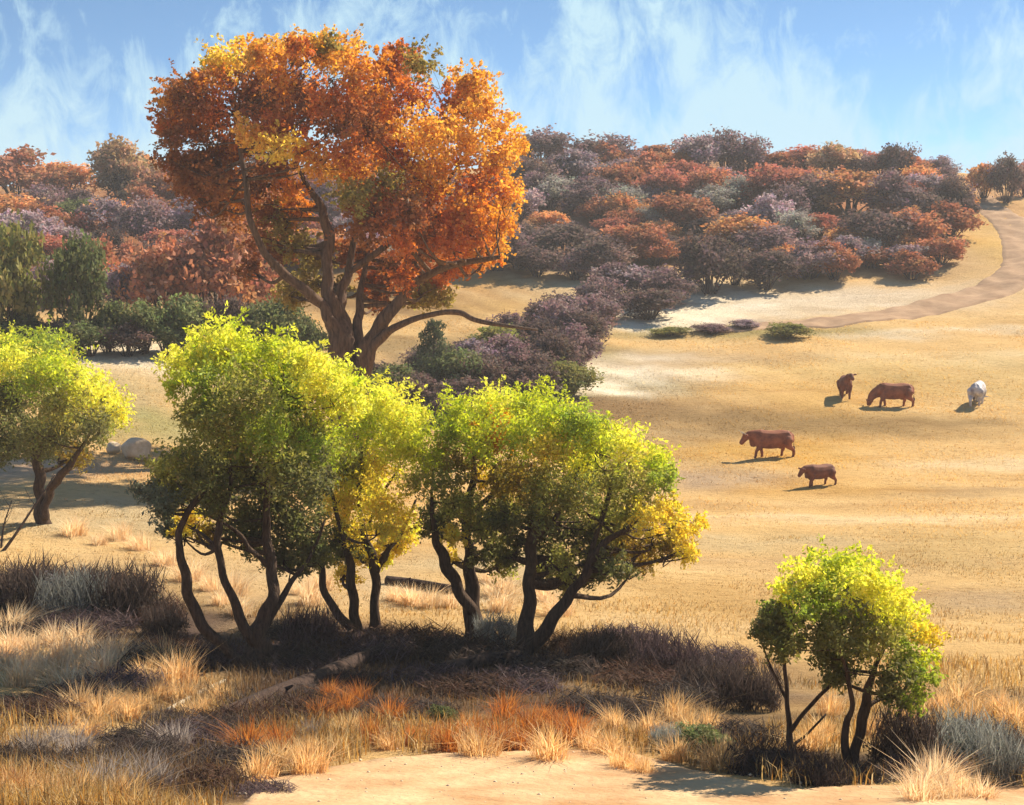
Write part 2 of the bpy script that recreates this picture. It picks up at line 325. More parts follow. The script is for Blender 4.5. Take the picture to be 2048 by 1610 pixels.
def ribbon(name, left, right, lift, mat, sub=1):
    A = smooth_path(left, 14)[:, :2]; B = smooth_path(right, 14)[:, :2]; k = 15; V = []
    for i, (a, b) in enumerate(zip(A, B)):
        for j in range(k):
            t = j / (k - 1); e = (.10 * math.sin(i * .9 + j) + .08 * math.sin(i * 2.3 + 1) + random.uniform(-.06, .06)) * (1 if j in (0, k - 1) else .3)
            q = a + (b - a) * t; q = q + np.array([0, e])
            V.append((q[0], q[1], gz(q[0], q[1]) + lift - (.28 if j in (0, k - 1) or i in (0, len(A) - 1) else 0)))
    n = len(A); ix = np.arange(n * k).reshape(n, k)
    F = np.stack([ix[:-1, :-1], ix[1:, :-1], ix[1:, 1:], ix[:-1, 1:]], -1).reshape(-1, 4)
    return obj(name, mesh_np(name, V, F, None, mat, True))
RC = [(1430,664),(1480,662),(1550,657),(1680,642),(1830,622),(1960,592),(2036,552),(2052,515),(2036,468),(2004,435),(1968,410),(1950,393)]
rp = [gp(*c) for c in RC]
rl, rr = [], []
for i, p in enumerate(rp):
    t = rp[min(i+1, len(rp)-1)] - rp[max(i-1, 0)]; t = t[:2] / np.linalg.norm(t[:2]); nrm = np.array([-t[1], t[0]])
    hw = (.4, 1.0, 1.5, 1.8)[i] if i < 4 else 2.2
    rl.append(np.append(p[:2] + nrm * hw, 0)); rr.append(np.append(p[:2] - nrm * hw, 0))
tag(ribbon('dirt_road', rl, rr, .10, M_ROAD), 'brown dirt track curving up over the far hill', kind='structure')
up_e = [(520,1560),(760,1512),(1000,1500),(1250,1502),(1400,1540),(1560,1572),(1700,1566),(1900,1566),(2200,1560)]
tl = [gp(*c) for c in up_e]; tr_ = [np.array([p[0] * .9, p[1] - 5.5, 0]) for i, p in enumerate(tl)]
tag(ribbon('dirt_path', tl, tr_, .03, M_TRACK), 'sunlit bare dirt path crossing the foreground', kind='structure')

# ------------------------------------------------------------------ trees
def build_tree(name, label, cat, Y, base_px, limbs, clumps, depth, leaf, asp, dens, pal, bark, group=None, droop=.2, fill=.5, trunk_label=None, crown_label=None, clump_r=1.0, thick=.72, shoots=12):
    """limbs: list of point lists (px,py,dY,radius px), the first the trunk; clumps: (px,py,r px,colour key[,dY])"""
    bx = at(base_px, 800, Y)[0]; base = np.array([bx, Y, gz(bx, Y)])
    root = empty(name, base); tag(root, label, cat, group); s = 1 / ppm(Y)
    polys = []; trunk = None
    for li, lm in enumerate(limbs):
        P = [at(p[0], p[1], Y + p[2]) for p in lm]; r = [p[3] * s * thick for p in lm]
        if li == 0: P[0][2] = gz(P[0][0], P[0][1]) - .15
        Q = smooth_path(P, 6); rr = np.interp(np.linspace(0, len(r) - 1, len(Q)), range(len(r)), r)
        Q = Q + np.stack([np.sin(np.arange(len(Q)) * 1.1 + li), np.cos(np.arange(len(Q)) * .9 + li), np.zeros(len(Q))], -1) * (rr * .22)[:, None]
        if li == 0:
            k = np.clip(1 - np.arange(len(Q)) / 5., 0, 1); rr = rr * (1 + .45 * k ** 2)
        polys.append((Q, rr))
        me = tube_mesh('trunk' if li == 0 else 'limb', [tube(Q - base, rr, 10 if li == 0 else 8)], bark)
        if li == 0: trunk = obj('trunk', me, root)
        else: obj('limb', me, trunk)
    # crown
    sp = np.concatenate([q[len(q)//3:] for q, _ in polys]); sr = np.concatenate([r[len(r)//3:] for _, r in polys])
    Vs, Fs, Cs, o = [], [], [], 0; tw = []
    cx = np.mean([c[0] for c in clumps]); hw = (max(c[0] for c in clumps) - min(c[0] for c in clumps)) / 2 + 1
    lst = []
    for c in clumps:
        e = math.sqrt(max(.12, 1 - ((c[0] - cx) / hw) ** 2)) * depth
        dy = c[4] if len(c) > 4 else random.uniform(-.95, .35) * e
        lst.append((c[0], c[1], c[2] * clump_r, c[3], dy))
        if random.random() < fill:
            lst.append((c[0] + random.uniform(-20, 20), c[1] + random.uniform(-10, 20), c[2] * .95, c[3], random.uniform(.3, 1) * e))
    for (px, py, r, key, dy) in lst:
        c = at(px, py, Y + dy); rm = r * s; n = int(dens * (rm ** 2) * 1.0)
        rad = np.array([rm, rm * 1.05, rm * .88])
        P, ix, m = clump_points(c, rad, n)
        basec = np.array(pal[key]); tone = basec * rng.uniform(.82, 1.18, (m, 1)) * (1 + rng.normal(0, .06, (m, 3)))
        cl = np.clip(tone[ix] * rng.uniform(.75, 1.25, (n, 1)), .004, .95)
        # shoots that stick out of the clump
        ds = unit(shoots); ds[:, 2] += .25; t = rng.uniform(0, 1, (shoots, 16, 1)); ln = rng.uniform(.3, .95, (shoots, 1, 1)) * rm
        SP = (c + ds * rad * .85)[:, None, :] + (ds[:, None, :] * t + np.array([0, 0, -.35]) * t * t) * ln + rng.normal(0, leaf * .35, (shoots, 16, 3))
        P = np.concatenate([P, SP.reshape(-1, 3)]); cl = np.concatenate([cl, np.clip(basec * rng.uniform(.7, 1.25, (shoots * 16, 1)), .004, .95)])
        v, f, cc = leaves(P, leaf, asp, cl, droop)
        Vs.append(v - base); Fs.append(f + o); Cs.append(cc); o += len(v)
        # a twig from the nearest limb to the clump
        d = np.linalg.norm(sp - c, axis=1) + .8 * np.maximum(0, sp[:, 2] - c[2]); k = int(np.argmin(d))
        if d[k] < 9:
            a = sp[k]; mid = (a + c) / 2 + rng.normal(0, .12, 3) * d[k] * .5 + np.array([0, 0, -.06 * d[k]])
            r0 = min(sr[k] * .6, .028 * s * 500 * .5 + .015); Q = smooth_path([a, mid, c], 4)
            tw.append(tube(Q - base, np.linspace(r0, r0 * .25, len(Q)), 5))
            for _ in range(3):
                e2 = c + unit(1)[0] * rad * .9; Q2 = smooth_path([c * .6 + a * .4 * 0 + mid * .4, (mid + e2) / 2 + rng.normal(0, .05, 3), e2], 3)
                tw.append(tube(Q2 - base, np.linspace(r0 * .5, r0 * .12, len(Q2)), 4))
    me = mesh_np('crown', np.concatenate(Vs), np.concatenate(Fs), np.concatenate(Cs), M_LEAF)
    cr_ = obj('crown', me, root)
    if crown_label: cr_['label'] = crown_label
    if trunk_label: trunk['label'] = trunk_label
    if tw: tag(obj('branches', tube_mesh('branches', tw, bark), trunk), kind='stuff')
    return root

PO = dict(Y=(.86,.62,.13), G=(.80,.45,.11), O=(.70,.32,.08), R=(.56,.20,.065), B=(.33,.14,.06), L=(.33,.26,.08), D=(.26,.12,.06))
orange_limbs = [
 [(706,900,0,50),(704,800,0,47),(698,740,0,42),(682,680,0,32),(662,610,-.1,21),(654,550,0,17),(656,470,.3,14),(640,410,.5,10),(602,350,.9,7),(585,280,1,4)],
 [(684,720,-.2,24),(668,660,-.4,19),(645,612,-.6,15),(610,580,-1,13),(550,530,-1.4,12),(505,455,-1.8,10),(488,340,-1.8,7),(470,230,-1.4,4)],
 [(696,720,.25,26),(684,640,.3,19),(682,590,.5,15),(698,540,.8,11),(715,430,1.2,7),(725,330,1.2,4)],
 [(712,730,.4,20),(716,660,.6,14),(720,600,1,10),(736,500,2,7),(760,400,2.4,4)],
 [(716,780,-.1,30),(734,700,-.3,24),(770,640,-.6,18),(828,568,-1.2,13),(900,532,-1.8,10),(1000,514,-2.4,5)],
 [(728,745,-.3,17),(750,690,-.6,13),(788,656,-1,10),(850,632,-1.6,8),(912,624,-2,8),(962,643,-2.2,6),(1075,660,-2.8,3)],
 [(698,545,.8,10),(780,485,.3,8),(880,380,.0,6),(945,290,.2,3)],
]
orange_clumps = [
 (375,205,52,'B'),(430,215,62,'R'),(340,250,40,'R'),(400,165,38,'O'),(450,122,44,'Y'),(420,140,32,'Y'),(342,195,30,'O'),(350,280,34,'B'),(405,250,48,'B'),
 (505,110,38,'G'),(545,118,42,'G'),(600,106,40,'G'),(645,102,40,'G'),(690,118,46,'G'),(602,94,22,'R'),(655,92,26,'L'),(720,150,44,'O'),(560,160,40,'O'),
 (540,195,64,'B'),(615,215,56,'B'),(560,255,46,'R'),(500,190,40,'B'),(590,170,40,'B'),
 (500,265,32,'G'),(555,295,42,'Y'),(520,285,35,'G'),
 (690,240,56,'B'),(655,205,40,'R'),(720,200,44,'R'),(780,150,44,'R'),(800,118,32,'R'),(840,130,34,'L'),(760,125,20,'O'),
 (760,225,54,'O'),(820,190,52,'R'),(850,260,54,'G'),(790,290,52,'R'),(700,300,50,'R'),(700,340,54,'G'),(640,330,46,'G'),(610,300,36,'O'),(740,260,40,'B'),
 (905,205,36,'R'),(950,185,46,'G'),(935,160,30,'G'),(970,215,34,'G'),(935,285,54,'G'),(1000,262,42,'G'),(985,325,46,'G'),(1012,390,36,'G'),(955,375,46,'R'),(880,330,56,'G'),(820,345,48,'G'),(890,260,44,'O'),(1015,300,30,'G'),
 (760,400,54,'R'),(820,425,48,'B'),(725,440,46,'B'),(700,395,38,'L'),(770,370,40,'L'),(880,430,46,'R'),(935,455,38,'R'),(895,490,38,'R'),(1000,450,32,'O'),(950,420,40,'O'),(850,470,40,'B'),(860,385,40,'G'),
 (400,330,56,'B'),(468,302,34,'O'),(352,325,38,'B'),(540,335,38,'B'),(572,372,36,'O'),(482,398,36,'O',.8),(440,370,46,'B'),(510,370,32,'D',1),
 (560,440,46,'L',1.8),(600,490,44,'L',1.8),(615,560,34,'L',1.6),(590,420,36,'O',1.8),(530,420,36,'B',1.5),(470,350,34,'B',.6),
 (780,535,46,'B',2.2),(830,500,38,'B',1.8),(745,495,36,'B',2.6),(850,585,34,'L',1.5),(800,470,40,'R'),(900,540,30,'R'),(960,500,30,'O'),(810,560,34,'R'),(760,590,30,'B',2.6),(700,500,36,'B',2.6),(640,520,34,'L',2.6),(590,590,30,'L',2.6),(870,560,34,'R',2.6),(930,510,34,'O',2.6),(980,480,30,'G',2.6),(1020,440,28,'G',2.6),(560,500,36,'B',2.6),(520,480,34,'B',2.6),(880,600,28,'L',2.6),(830,600,28,'L',2.6),(740,560,34,'R',2.6),(680,580,24,'L',2.6),(450,420,42,'B',2.6),(410,400,44,'B',2.6),(380,370,40,'B',2.6),(500,540,28,'B',2.6)]
build_tree('cottonwood_tree', 'large orange autumn cottonwood with spreading bare limbs behind the green willows', 'tree', 58, 704, orange_limbs, orange_clumps, 5.6, .165, .7, 1050, PO, M_BARKO, fill=.36, thick=.72, shoots=11, clump_r=.92)

PW = dict(L=(.80,.78,.13), Y=(.57,.62,.08), G=(.37,.44,.08), O=(.33,.32,.085), D=(.175,.18,.065), B=(.18,.20,.14), W=(.85,.68,.12), N=(.32,.24,.05), R=(.62,.27,.04))  # pale keys on crown tops, dark ones below: light painted into leaf colour
w1_l = [
 [(514,1362,0,34),(514,1300,0,34),(518,1255,0,24),(545,1195,.1,18),(541,1120,.2,14),(532,1040,.3,11),(542,900,.4,8),(565,780,.4,4)],
 [(512,1345,-.2,18),(445,1292,-.4,16),(388,1222,-.6,15),(371,1150,-.8,13),(357,1085,-.9,11),(372,1030,-.9,9),(420,960,-.7,6),(440,860,-.5,3)],
 [(505,1285,-.1,16),(462,1190,-.3,13),(437,1110,-.4,11),(440,1040,-.4,9),(462,960,-.3,6),(450,850,0,4)],
 [(532,1250,.2,11),(578,1172,.5,8),(622,1110,.7,6),(650,1040,.8,3)],
 [(536,1130,.2,9),(500,1098,-.1,7),(470,1060,-.3,5),(408,1028,-.5,3)]]
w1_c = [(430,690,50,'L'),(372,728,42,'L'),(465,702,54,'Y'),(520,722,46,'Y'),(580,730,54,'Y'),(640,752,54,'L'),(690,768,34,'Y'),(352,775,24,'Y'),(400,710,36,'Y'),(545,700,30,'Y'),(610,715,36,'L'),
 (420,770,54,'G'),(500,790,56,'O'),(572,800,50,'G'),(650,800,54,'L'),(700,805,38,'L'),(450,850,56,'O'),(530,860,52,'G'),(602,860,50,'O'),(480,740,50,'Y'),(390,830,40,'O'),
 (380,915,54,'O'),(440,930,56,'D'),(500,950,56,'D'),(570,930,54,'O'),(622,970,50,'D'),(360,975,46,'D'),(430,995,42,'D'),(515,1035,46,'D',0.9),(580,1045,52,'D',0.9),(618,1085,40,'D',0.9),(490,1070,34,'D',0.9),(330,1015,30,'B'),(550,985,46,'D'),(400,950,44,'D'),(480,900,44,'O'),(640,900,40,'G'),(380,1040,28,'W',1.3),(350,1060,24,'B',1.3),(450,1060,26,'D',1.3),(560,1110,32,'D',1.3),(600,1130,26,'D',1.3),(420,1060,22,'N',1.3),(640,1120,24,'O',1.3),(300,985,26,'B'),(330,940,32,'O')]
build_tree('willow_tree', 'lime topped willow with several curved dark stems, widest in the middle of the bank', 'tree', 25.5, 512, w1_l, w1_c, 2.4, .092, .42, 4800, PW, M_BARK, droop=.35, clump_r=1.08, fill=.6)
w2_l = [
 [(748,1262,0,16),(751,1180,0,13),(746,1118,0,12),(726,1060,.1,9),(718,990,.2,8),(722,900,.3,5),(730,830,.3,3)],
 [(714,1262,-.2,16),(706,1200,-.2,13),(700,1130,-.2,12),(682,1060,-.2,8),(662,980,-.1,4)],
 [(700,1255,-.3,13),(656,1200,-.5,12),(641,1130,-.6,10),(632,1050,-.6,6)],
 [(752,1145,0,9),(776,1100,.2,8),(802,1068,.4,6),(832,1000,.5,3)],
 [(738,1050,0,5),(770,980,.2,4),(802,930,.4,2)]]
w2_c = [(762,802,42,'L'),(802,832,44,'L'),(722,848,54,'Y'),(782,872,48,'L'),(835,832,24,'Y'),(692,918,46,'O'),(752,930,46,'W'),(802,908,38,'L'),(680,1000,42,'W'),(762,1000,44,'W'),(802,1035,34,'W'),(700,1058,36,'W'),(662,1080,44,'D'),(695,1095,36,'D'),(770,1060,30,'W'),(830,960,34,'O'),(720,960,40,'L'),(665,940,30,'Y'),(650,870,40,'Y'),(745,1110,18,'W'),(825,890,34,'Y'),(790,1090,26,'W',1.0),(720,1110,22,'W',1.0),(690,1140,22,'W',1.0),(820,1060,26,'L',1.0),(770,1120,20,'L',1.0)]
build_tree('willow_tree', 'yellow leaved slender willow filling the gap between the two larger willows', 'tree', 29.5, 735, w2_l, w2_c, 2.0, .092, .42, 4400, PW, M_BARK, droop=.35, clump_r=1.08, fill=.6)
w3_l = [
 [(948,1250,0,26),(944,1190,0,20),(938,1110,0,16),(932,1045,0,12),(946,960,0,9),(948,890,.1,5)],
 [(940,1220,-.2,20),(908,1160,-.4,17),(884,1110,-.5,15),(868,1055,-.6,9),(862,980,-.6,4)],
 [(940,1030,0,8),(985,985,.2,6),(1020,930,.4,4)]]
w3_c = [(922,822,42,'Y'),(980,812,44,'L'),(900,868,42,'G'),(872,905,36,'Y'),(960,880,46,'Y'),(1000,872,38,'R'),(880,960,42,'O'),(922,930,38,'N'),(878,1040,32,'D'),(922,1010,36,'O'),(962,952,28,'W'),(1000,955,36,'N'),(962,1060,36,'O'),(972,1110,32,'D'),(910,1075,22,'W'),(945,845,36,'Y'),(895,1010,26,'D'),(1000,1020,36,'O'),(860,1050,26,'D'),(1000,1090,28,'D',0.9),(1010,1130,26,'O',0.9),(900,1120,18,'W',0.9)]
build_tree('willow_tree', 'narrow willow forking low in two dark stems beside the fallen log', 'tree', 29.0, 945, w3_l, w3_c, 1.7, .092, .42, 4400, PW, M_BARK, droop=.35, fill=.5, clump_r=1.08)
w4_l = [
 [(1048,1300,0,26),(1056,1220,.1,21),(1061,1140,.2,18),(1066,1060,.3,13),(1082,960,.4,8),(1092,880,.4,4)],
 [(1020,1335,-.2,26),(1082,1270,-.4,20),(1132,1200,-.6,17),(1168,1152,-.8,14),(1202,1092,-.9,10),(1252,1058,-1,6),(1305,1020,-1,3)],
 [(1168,1152,-.8,9),(1215,1000,-.3,7),(1240,920,0,4)],
 [(1064,1090,.2,9),(1120,1020,.3,7),(1160,930,.5,4)]]
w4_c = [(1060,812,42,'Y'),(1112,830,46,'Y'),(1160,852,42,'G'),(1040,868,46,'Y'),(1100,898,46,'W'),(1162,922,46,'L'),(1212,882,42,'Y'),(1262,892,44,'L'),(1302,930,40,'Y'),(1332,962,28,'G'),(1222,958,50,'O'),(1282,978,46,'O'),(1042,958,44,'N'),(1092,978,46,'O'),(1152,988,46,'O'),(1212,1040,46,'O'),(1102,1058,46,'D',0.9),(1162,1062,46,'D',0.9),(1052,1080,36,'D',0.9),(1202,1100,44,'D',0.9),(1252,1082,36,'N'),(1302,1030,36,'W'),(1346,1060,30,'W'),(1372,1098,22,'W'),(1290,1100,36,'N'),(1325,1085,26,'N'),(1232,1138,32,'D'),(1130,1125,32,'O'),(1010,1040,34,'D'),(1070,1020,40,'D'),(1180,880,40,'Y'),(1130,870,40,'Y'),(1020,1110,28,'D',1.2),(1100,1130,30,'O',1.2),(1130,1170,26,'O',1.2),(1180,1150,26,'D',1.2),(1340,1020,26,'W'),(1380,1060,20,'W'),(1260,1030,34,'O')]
build_tree('willow_tree', 'broad willow with a thick stem leaning out towards the open pasture', 'tree', 27.5, 1045, w4_l, w4_c, 2.3, .092, .42, 4600, PW, M_BARK, droop=.35, clump_r=1.08, fill=.6)
lt_l = [[(84,1050,0,18),(80,1010,0,16),(80,960,0,14),(70,910,0,11),(48,850,0,8),(30,780,0,4)],
 [(86,1035,-.1,14),(96,995,-.3,12),(112,962,-.5,11),(140,930,-.7,9),(172,880,-.8,5),(200,830,-.8,3)],
 [(72,915,0,9),(100,850,.5,6),(120,780,.6,4)]]
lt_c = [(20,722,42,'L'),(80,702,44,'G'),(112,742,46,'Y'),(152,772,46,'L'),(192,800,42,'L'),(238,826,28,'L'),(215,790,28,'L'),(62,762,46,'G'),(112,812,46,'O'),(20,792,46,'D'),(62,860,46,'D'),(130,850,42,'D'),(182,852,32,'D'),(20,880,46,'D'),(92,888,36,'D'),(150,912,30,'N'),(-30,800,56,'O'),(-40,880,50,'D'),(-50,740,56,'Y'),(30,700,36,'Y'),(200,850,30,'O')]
build_tree('willow_tree', 'rounded willow with lemon yellow crown edge and forked trunk, cut by the frame edge', 'tree', 41, 80, lt_l, lt_c, 3.1, .115, .45, 2700, PW, M_BARK, droop=.3, clump_r=1.1, fill=.7)
st_l = [[(1698,1552,0,18),(1716,1480,0,15),(1730,1415,0,14),(1742,1355,0,9),(1765,1300,.1,6),(1775,1240,.1,3)],
 [(1696,1545,-.05,12),(1690,1460,-.1,11),(1704,1410,-.15,8),(1690,1330,-.2,5),(1670,1270,-.2,3)],
 [(1732,1415,0,7),(1762,1398,.1,6),(1802,1388,.2,5),(1830,1340,.2,3)],
 [(1712,1535,.1,6),(1770,1505,.3,6),(1792,1445,.4,5),(1812,1395,.4,3)]]
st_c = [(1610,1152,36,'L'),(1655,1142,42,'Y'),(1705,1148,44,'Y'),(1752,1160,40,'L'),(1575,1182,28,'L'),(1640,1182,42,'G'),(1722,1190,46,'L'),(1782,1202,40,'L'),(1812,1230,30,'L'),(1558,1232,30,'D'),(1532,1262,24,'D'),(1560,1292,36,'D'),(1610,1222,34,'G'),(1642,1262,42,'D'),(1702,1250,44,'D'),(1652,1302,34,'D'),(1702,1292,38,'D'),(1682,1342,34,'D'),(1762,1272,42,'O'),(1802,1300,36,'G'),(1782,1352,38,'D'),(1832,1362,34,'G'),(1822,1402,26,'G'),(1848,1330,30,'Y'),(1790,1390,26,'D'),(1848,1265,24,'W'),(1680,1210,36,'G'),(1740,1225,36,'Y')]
build_tree('willow_tree', 'small lime green willow with twin dark stems nearest the dirt path', 'tree', 16.6, 1700, st_l, st_c, 1.05, .065, .45, 9000, PW, M_BARK, droop=.3, clump_r=1.05, fill=.6)
s2_l = [[(1585,1522,0,12),(1579,1460,0,9),(1573,1380,0,7),(1568,1310,0,4)],
 [(1579,1462,0,8),(1620,1412,-.1,6),(1662,1368,-.2,5),(1695,1325,-.2,3)],
 [(1580,1495,0,5),(1612,1470,.1,4),(1652,1428,.2,3)],
 [(1574,1400,0,5),(1545,1340,.1,4),(1520,1280,.1,2)]]
s2_c = [(1560,1270,26,'D'),(1528,1250,22,'D'),(1580,1300,24,'O'),(1545,1225,20,'G')]
build_tree('sapling', 'thin sparse sapling with bare angled twigs beside the small lime willow', 'tree', 17.6, 1582, s2_l, s2_c, .35, .08, .45, 5000, PW, M_BARK, droop=.3, fill=.2)

# ------------------------------------------------------------------ shrubs and background trees
def shrub_proto(kind, seed):
    """unit shrub: one wide, one tall, returns crown and stem meshes"""
    global rng
    rng = np.random.default_rng(seed)
    K = dict(rust=((.43,.20,.115),.06,.7), orange=((.60,.32,.15),.06,.7), purple=((.27,.185,.185),.055,.6), mauve=((.38,.285,.30),.055,.6),
             green=((.17,.19,.08),.055,.6), dark=((.18,.125,.11),.055,.6), tan=((.58,.38,.22),.06,.7), sage=((.34,.32,.28),.05,.45), red=((.44,.185,.13),.06,.7), olive=((.28,.27,.09),.06,.6), umber=((.13,.075,.05),.06,.6))
    if seed > 500: K.update(purple=((.095,.066,.068),.05,.5), dark=((.07,.052,.045),.05,.5), umber=((.085,.048,.034),.05,.5), sage=((.22,.225,.205),.045,.4))  # darker foreground brush: shade put into the leaf colour
    c, sz, asp = K[kind]; V, F, C, o = [], [], [], 0; stems = []
    nl = 14
    for i in range(nl):
        a = i * 2.4 + rng.uniform(-.3, .3); rr = .34 * math.sqrt((i + .2) / nl); zz = rng.uniform(.60, .80) - rr * rng.uniform(.4, 1.5)
        cc = np.array([rr * math.cos(a), rr * math.sin(a), max(.17, zz)]); rad = np.array([.20, .20, .19]) * rng.uniform(.75, 1.2)
        nn_ = 300
        if seed > 500: nn_ = 190; cc[:2] *= 1.25; cc[2] *= rng.uniform(.5, 1)
        P, ix, m = clump_points(cc, rad, nn_, 10, .2); P[:, 2] = np.abs(P[:, 2])
        tone = np.array(c) * rng.uniform(.72, 1.3) * rng.uniform(.8, 1.2, (m, 1)) * (1 + rng.normal(0, .07, (m, 3)))
        v, f, k = leaves(P, sz, asp, np.clip(tone[ix], .004, .9)); V.append(v); F.append(f + o); C.append(k); o += len(v)
        Q = smooth_path([np.array([.05 * math.cos(a), .05 * math.sin(a), -.03]), cc * .5 + rng.normal(0, .02, 3), cc], 4)
        stems.append(tube(Q, np.linspace(.013, .005, len(Q)), 5))
        if kind in ('purple', 'mauve', 'dark', 'tan'):
            for _ in range(4):
                e = cc + unit(1)[0] * rad * 1.3; e[2] = abs(e[2]); Q = smooth_path([cc * .7, (cc + e) / 2 + rng.normal(0, .02, 3), e], 3)
                stems.append(tube(Q, np.linspace(.006, .0025, len(Q)), 4))
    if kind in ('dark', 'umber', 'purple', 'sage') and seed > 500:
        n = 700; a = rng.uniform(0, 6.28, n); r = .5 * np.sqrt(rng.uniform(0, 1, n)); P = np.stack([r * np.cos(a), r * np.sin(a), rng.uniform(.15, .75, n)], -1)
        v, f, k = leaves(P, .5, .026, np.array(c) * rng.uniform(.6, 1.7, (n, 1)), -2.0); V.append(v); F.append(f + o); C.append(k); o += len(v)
    return (mesh_np('crown', np.concatenate(V), np.concatenate(F), np.concatenate(C), M_SHRUB), tube_mesh('trunk', stems, M_STEM))
def cone_proto(seed):
    global rng
    rng = np.random.default_rng(seed); V, F, C, o = [], [], [], 0
    for i in range(26):
        z = .12 + .86 * i / 25; r = .50 * (1 - (z - .08) / .95) ** .6 + .03
        for j in range(3):
            a = i * 2.4 + j * 2.1; cc = np.array([r * .6 * math.cos(a), r * .6 * math.sin(a), z]); 
            P, ix, m = clump_points(cc, np.array([r * .5, r * .5, .055]), 60, 8, .25)
            tone = np.array((.12, .14, .075)) * rng.uniform(.7, 1.35) * rng.uniform(.8, 1.2, (m, 1))
            v, f, k = leaves(P, .05, .4, tone[ix], .2); V.append(v); F.append(f + o); C.append(k); o += len(v)
    return (mesh_np('crown', np.concatenate(V), np.concatenate(F), np.concatenate(C), M_SHRUB), tube_mesh('trunk', [tube(smooth_path([np.array([0, 0, -.03]), np.array([.01, 0, .5]), np.array([0, 0, .95])], 4), np.linspace(.035, .005, 9), 6)], M_STEM))
PROTO = {}
for i, k in enumerate(('rust', 'orange', 'purple', 'mauve', 'green', 'dark', 'tan', 'sage', 'red', 'olive', 'umber')):
    PROTO[k] = [shrub_proto(k, 100 + i * 7 + j) for j in range(2)]
for i, k in enumerate(('dark', 'umber', 'purple', 'sage')):
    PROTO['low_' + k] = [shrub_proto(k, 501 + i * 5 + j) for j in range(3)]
PROTO['evergreen'] = [cone_proto(301), cone_proto(302)]
rng = np.random.default_rng(5)
def shrub(name, label, cat, px, base_py, wpx, hpx, kind, group=None, pos=None, Y=None):
    if pos is None:
        pos = gp(px, base_py) if Y is None else np.array([*at(px, base_py, Y)[:2], 0])
    p = np.array([pos[0], pos[1], gz(pos[0], pos[1]) - .05]); s = 1 / ppm(p[1])
    e = empty(name, p); e.rotation_euler.z = random.uniform(0, 6.28)
    e.scale = (wpx * s, wpx * s, hpx * s); tag(e, label, cat, group)
    c, t = random.choice(PROTO[kind]); obj('crown', c, e); obj('trunk', t, e); return e
WORD = dict(rust='rust brown', orange='orange', purple='purple grey', mauve='pale mauve', green='dark green', dark='dark brown', tan='tan', sage='grey green', red='brick red', olive='olive', umber='umber brown')

ORD = 'first second third fourth fifth sixth seventh eighth ninth tenth eleventh twelfth thirteenth fourteenth fifteenth sixteenth seventeenth eighteenth nineteenth twentieth'.split()
ORD += [t + '-' + o for t in ('twenty', 'thirty', 'forty', 'fifty', 'sixty') for o in ORD[:9]]
# trees behind the meadow on the side of the big cottonwood: px, base, width, height, kind, label
LEFT = [
 (10,712,170,345,'olive','tall green tree rising at the frame edge before the woodland'),
 (155,705,140,285,'green','dark upright green tree standing in front of the rusty woodland'),
 (60,706,90,110,'green','low dark green bush between the two tallest green trees'),
 (215,706,100,130,'green','dark green bush directly beside the upright green tree'),
 (290,708,110,130,'green','round dark green bush above the end of the pale meadow strip'),
 (375,712,120,150,'green','broad dark green bush just above the highest lime willow'),
 (455,720,100,170,'dark','dark brown bush under the rusty trees next to the cottonwood'),
 (540,730,150,175,'green','mid green bush at the foot of the cottonwood trunk'),
 (620,740,90,140,'green','green bush touching the cottonwood trunk'),
 (30,712,130,95,'green','lowest green bush at the very frame edge under the tall tree'),(110,712,120,85,'dark','low dark bush at the foot of the upright green tree'),(180,712,120,85,'green','low green bush hiding the upright tree trunk'),(255,712,120,85,'dark','low dark bush between two round green bushes'),(335,714,120,90,'green','low green bush at the far end of the meadow strip'),(420,720,120,95,'dark','low dark bush behind the tip of the highest willow'),(490,726,120,110,'green','low green bush between dark brush and cottonwood foot'),
 (245,640,130,130,'mauve','pale lavender rounded shrub glowing among rust coloured trees'),
 (95,620,100,120,'mauve','pale lavender shrub between the two tallest green trees higher up'),
 (200,600,110,150,'rust','rust brown tree right behind the upright green tree'),
 (330,640,180,210,'rust','rust brown tree behind the round dark green bush'),
 (420,640,210,250,'rust','deep rust tree crowding against the cottonwood limbs'),
 (500,640,160,180,'rust','rust red shrub seen between the lowest cottonwood limbs'),
 (60,520,150,130,'mauve','mauve grey tree behind the tall green tree'),
 (140,470,110,90,'green','dark green tree high on the wooded slope'),
 (215,490,130,110,'mauve','mauve tree below the round tan topped tree'),
 (300,500,140,120,'purple','purple grey tree on the slope under the tan topped tree'),
 (395,490,150,120,'mauve','mauve grey tree behind the drooping cottonwood edge'),
 (470,510,150,150,'rust','rust tree on the slope behind the first cottonwood limb'),
 (30,400,170,125,'rust','rounded rust tree on the skyline nearest the frame edge'),
 (125,400,150,90,'orange','low orange tree on the skyline between two rounded trees'),
 (245,410,150,140,'tan','round tan topped tree tallest on the wooded skyline'),
 (320,415,120,90,'rust','small rust tree on the skyline under the cottonwood crown'),
 (390,430,140,130,'rust','rust tree on the skyline hidden partly by cottonwood leaves')]
for (px, b, wd, h, k, lab) in LEFT:
    shrub({'evergreen': 'evergreen_tree'}.get(k, 'bush' if 'bush' in lab else 'shrub' if 'shrub' in lab else 'woodland_tree'), lab, 'bush' if 'bush' in lab else 'shrub' if 'shrub' in lab else 'tree', px, b, wd, h, k)
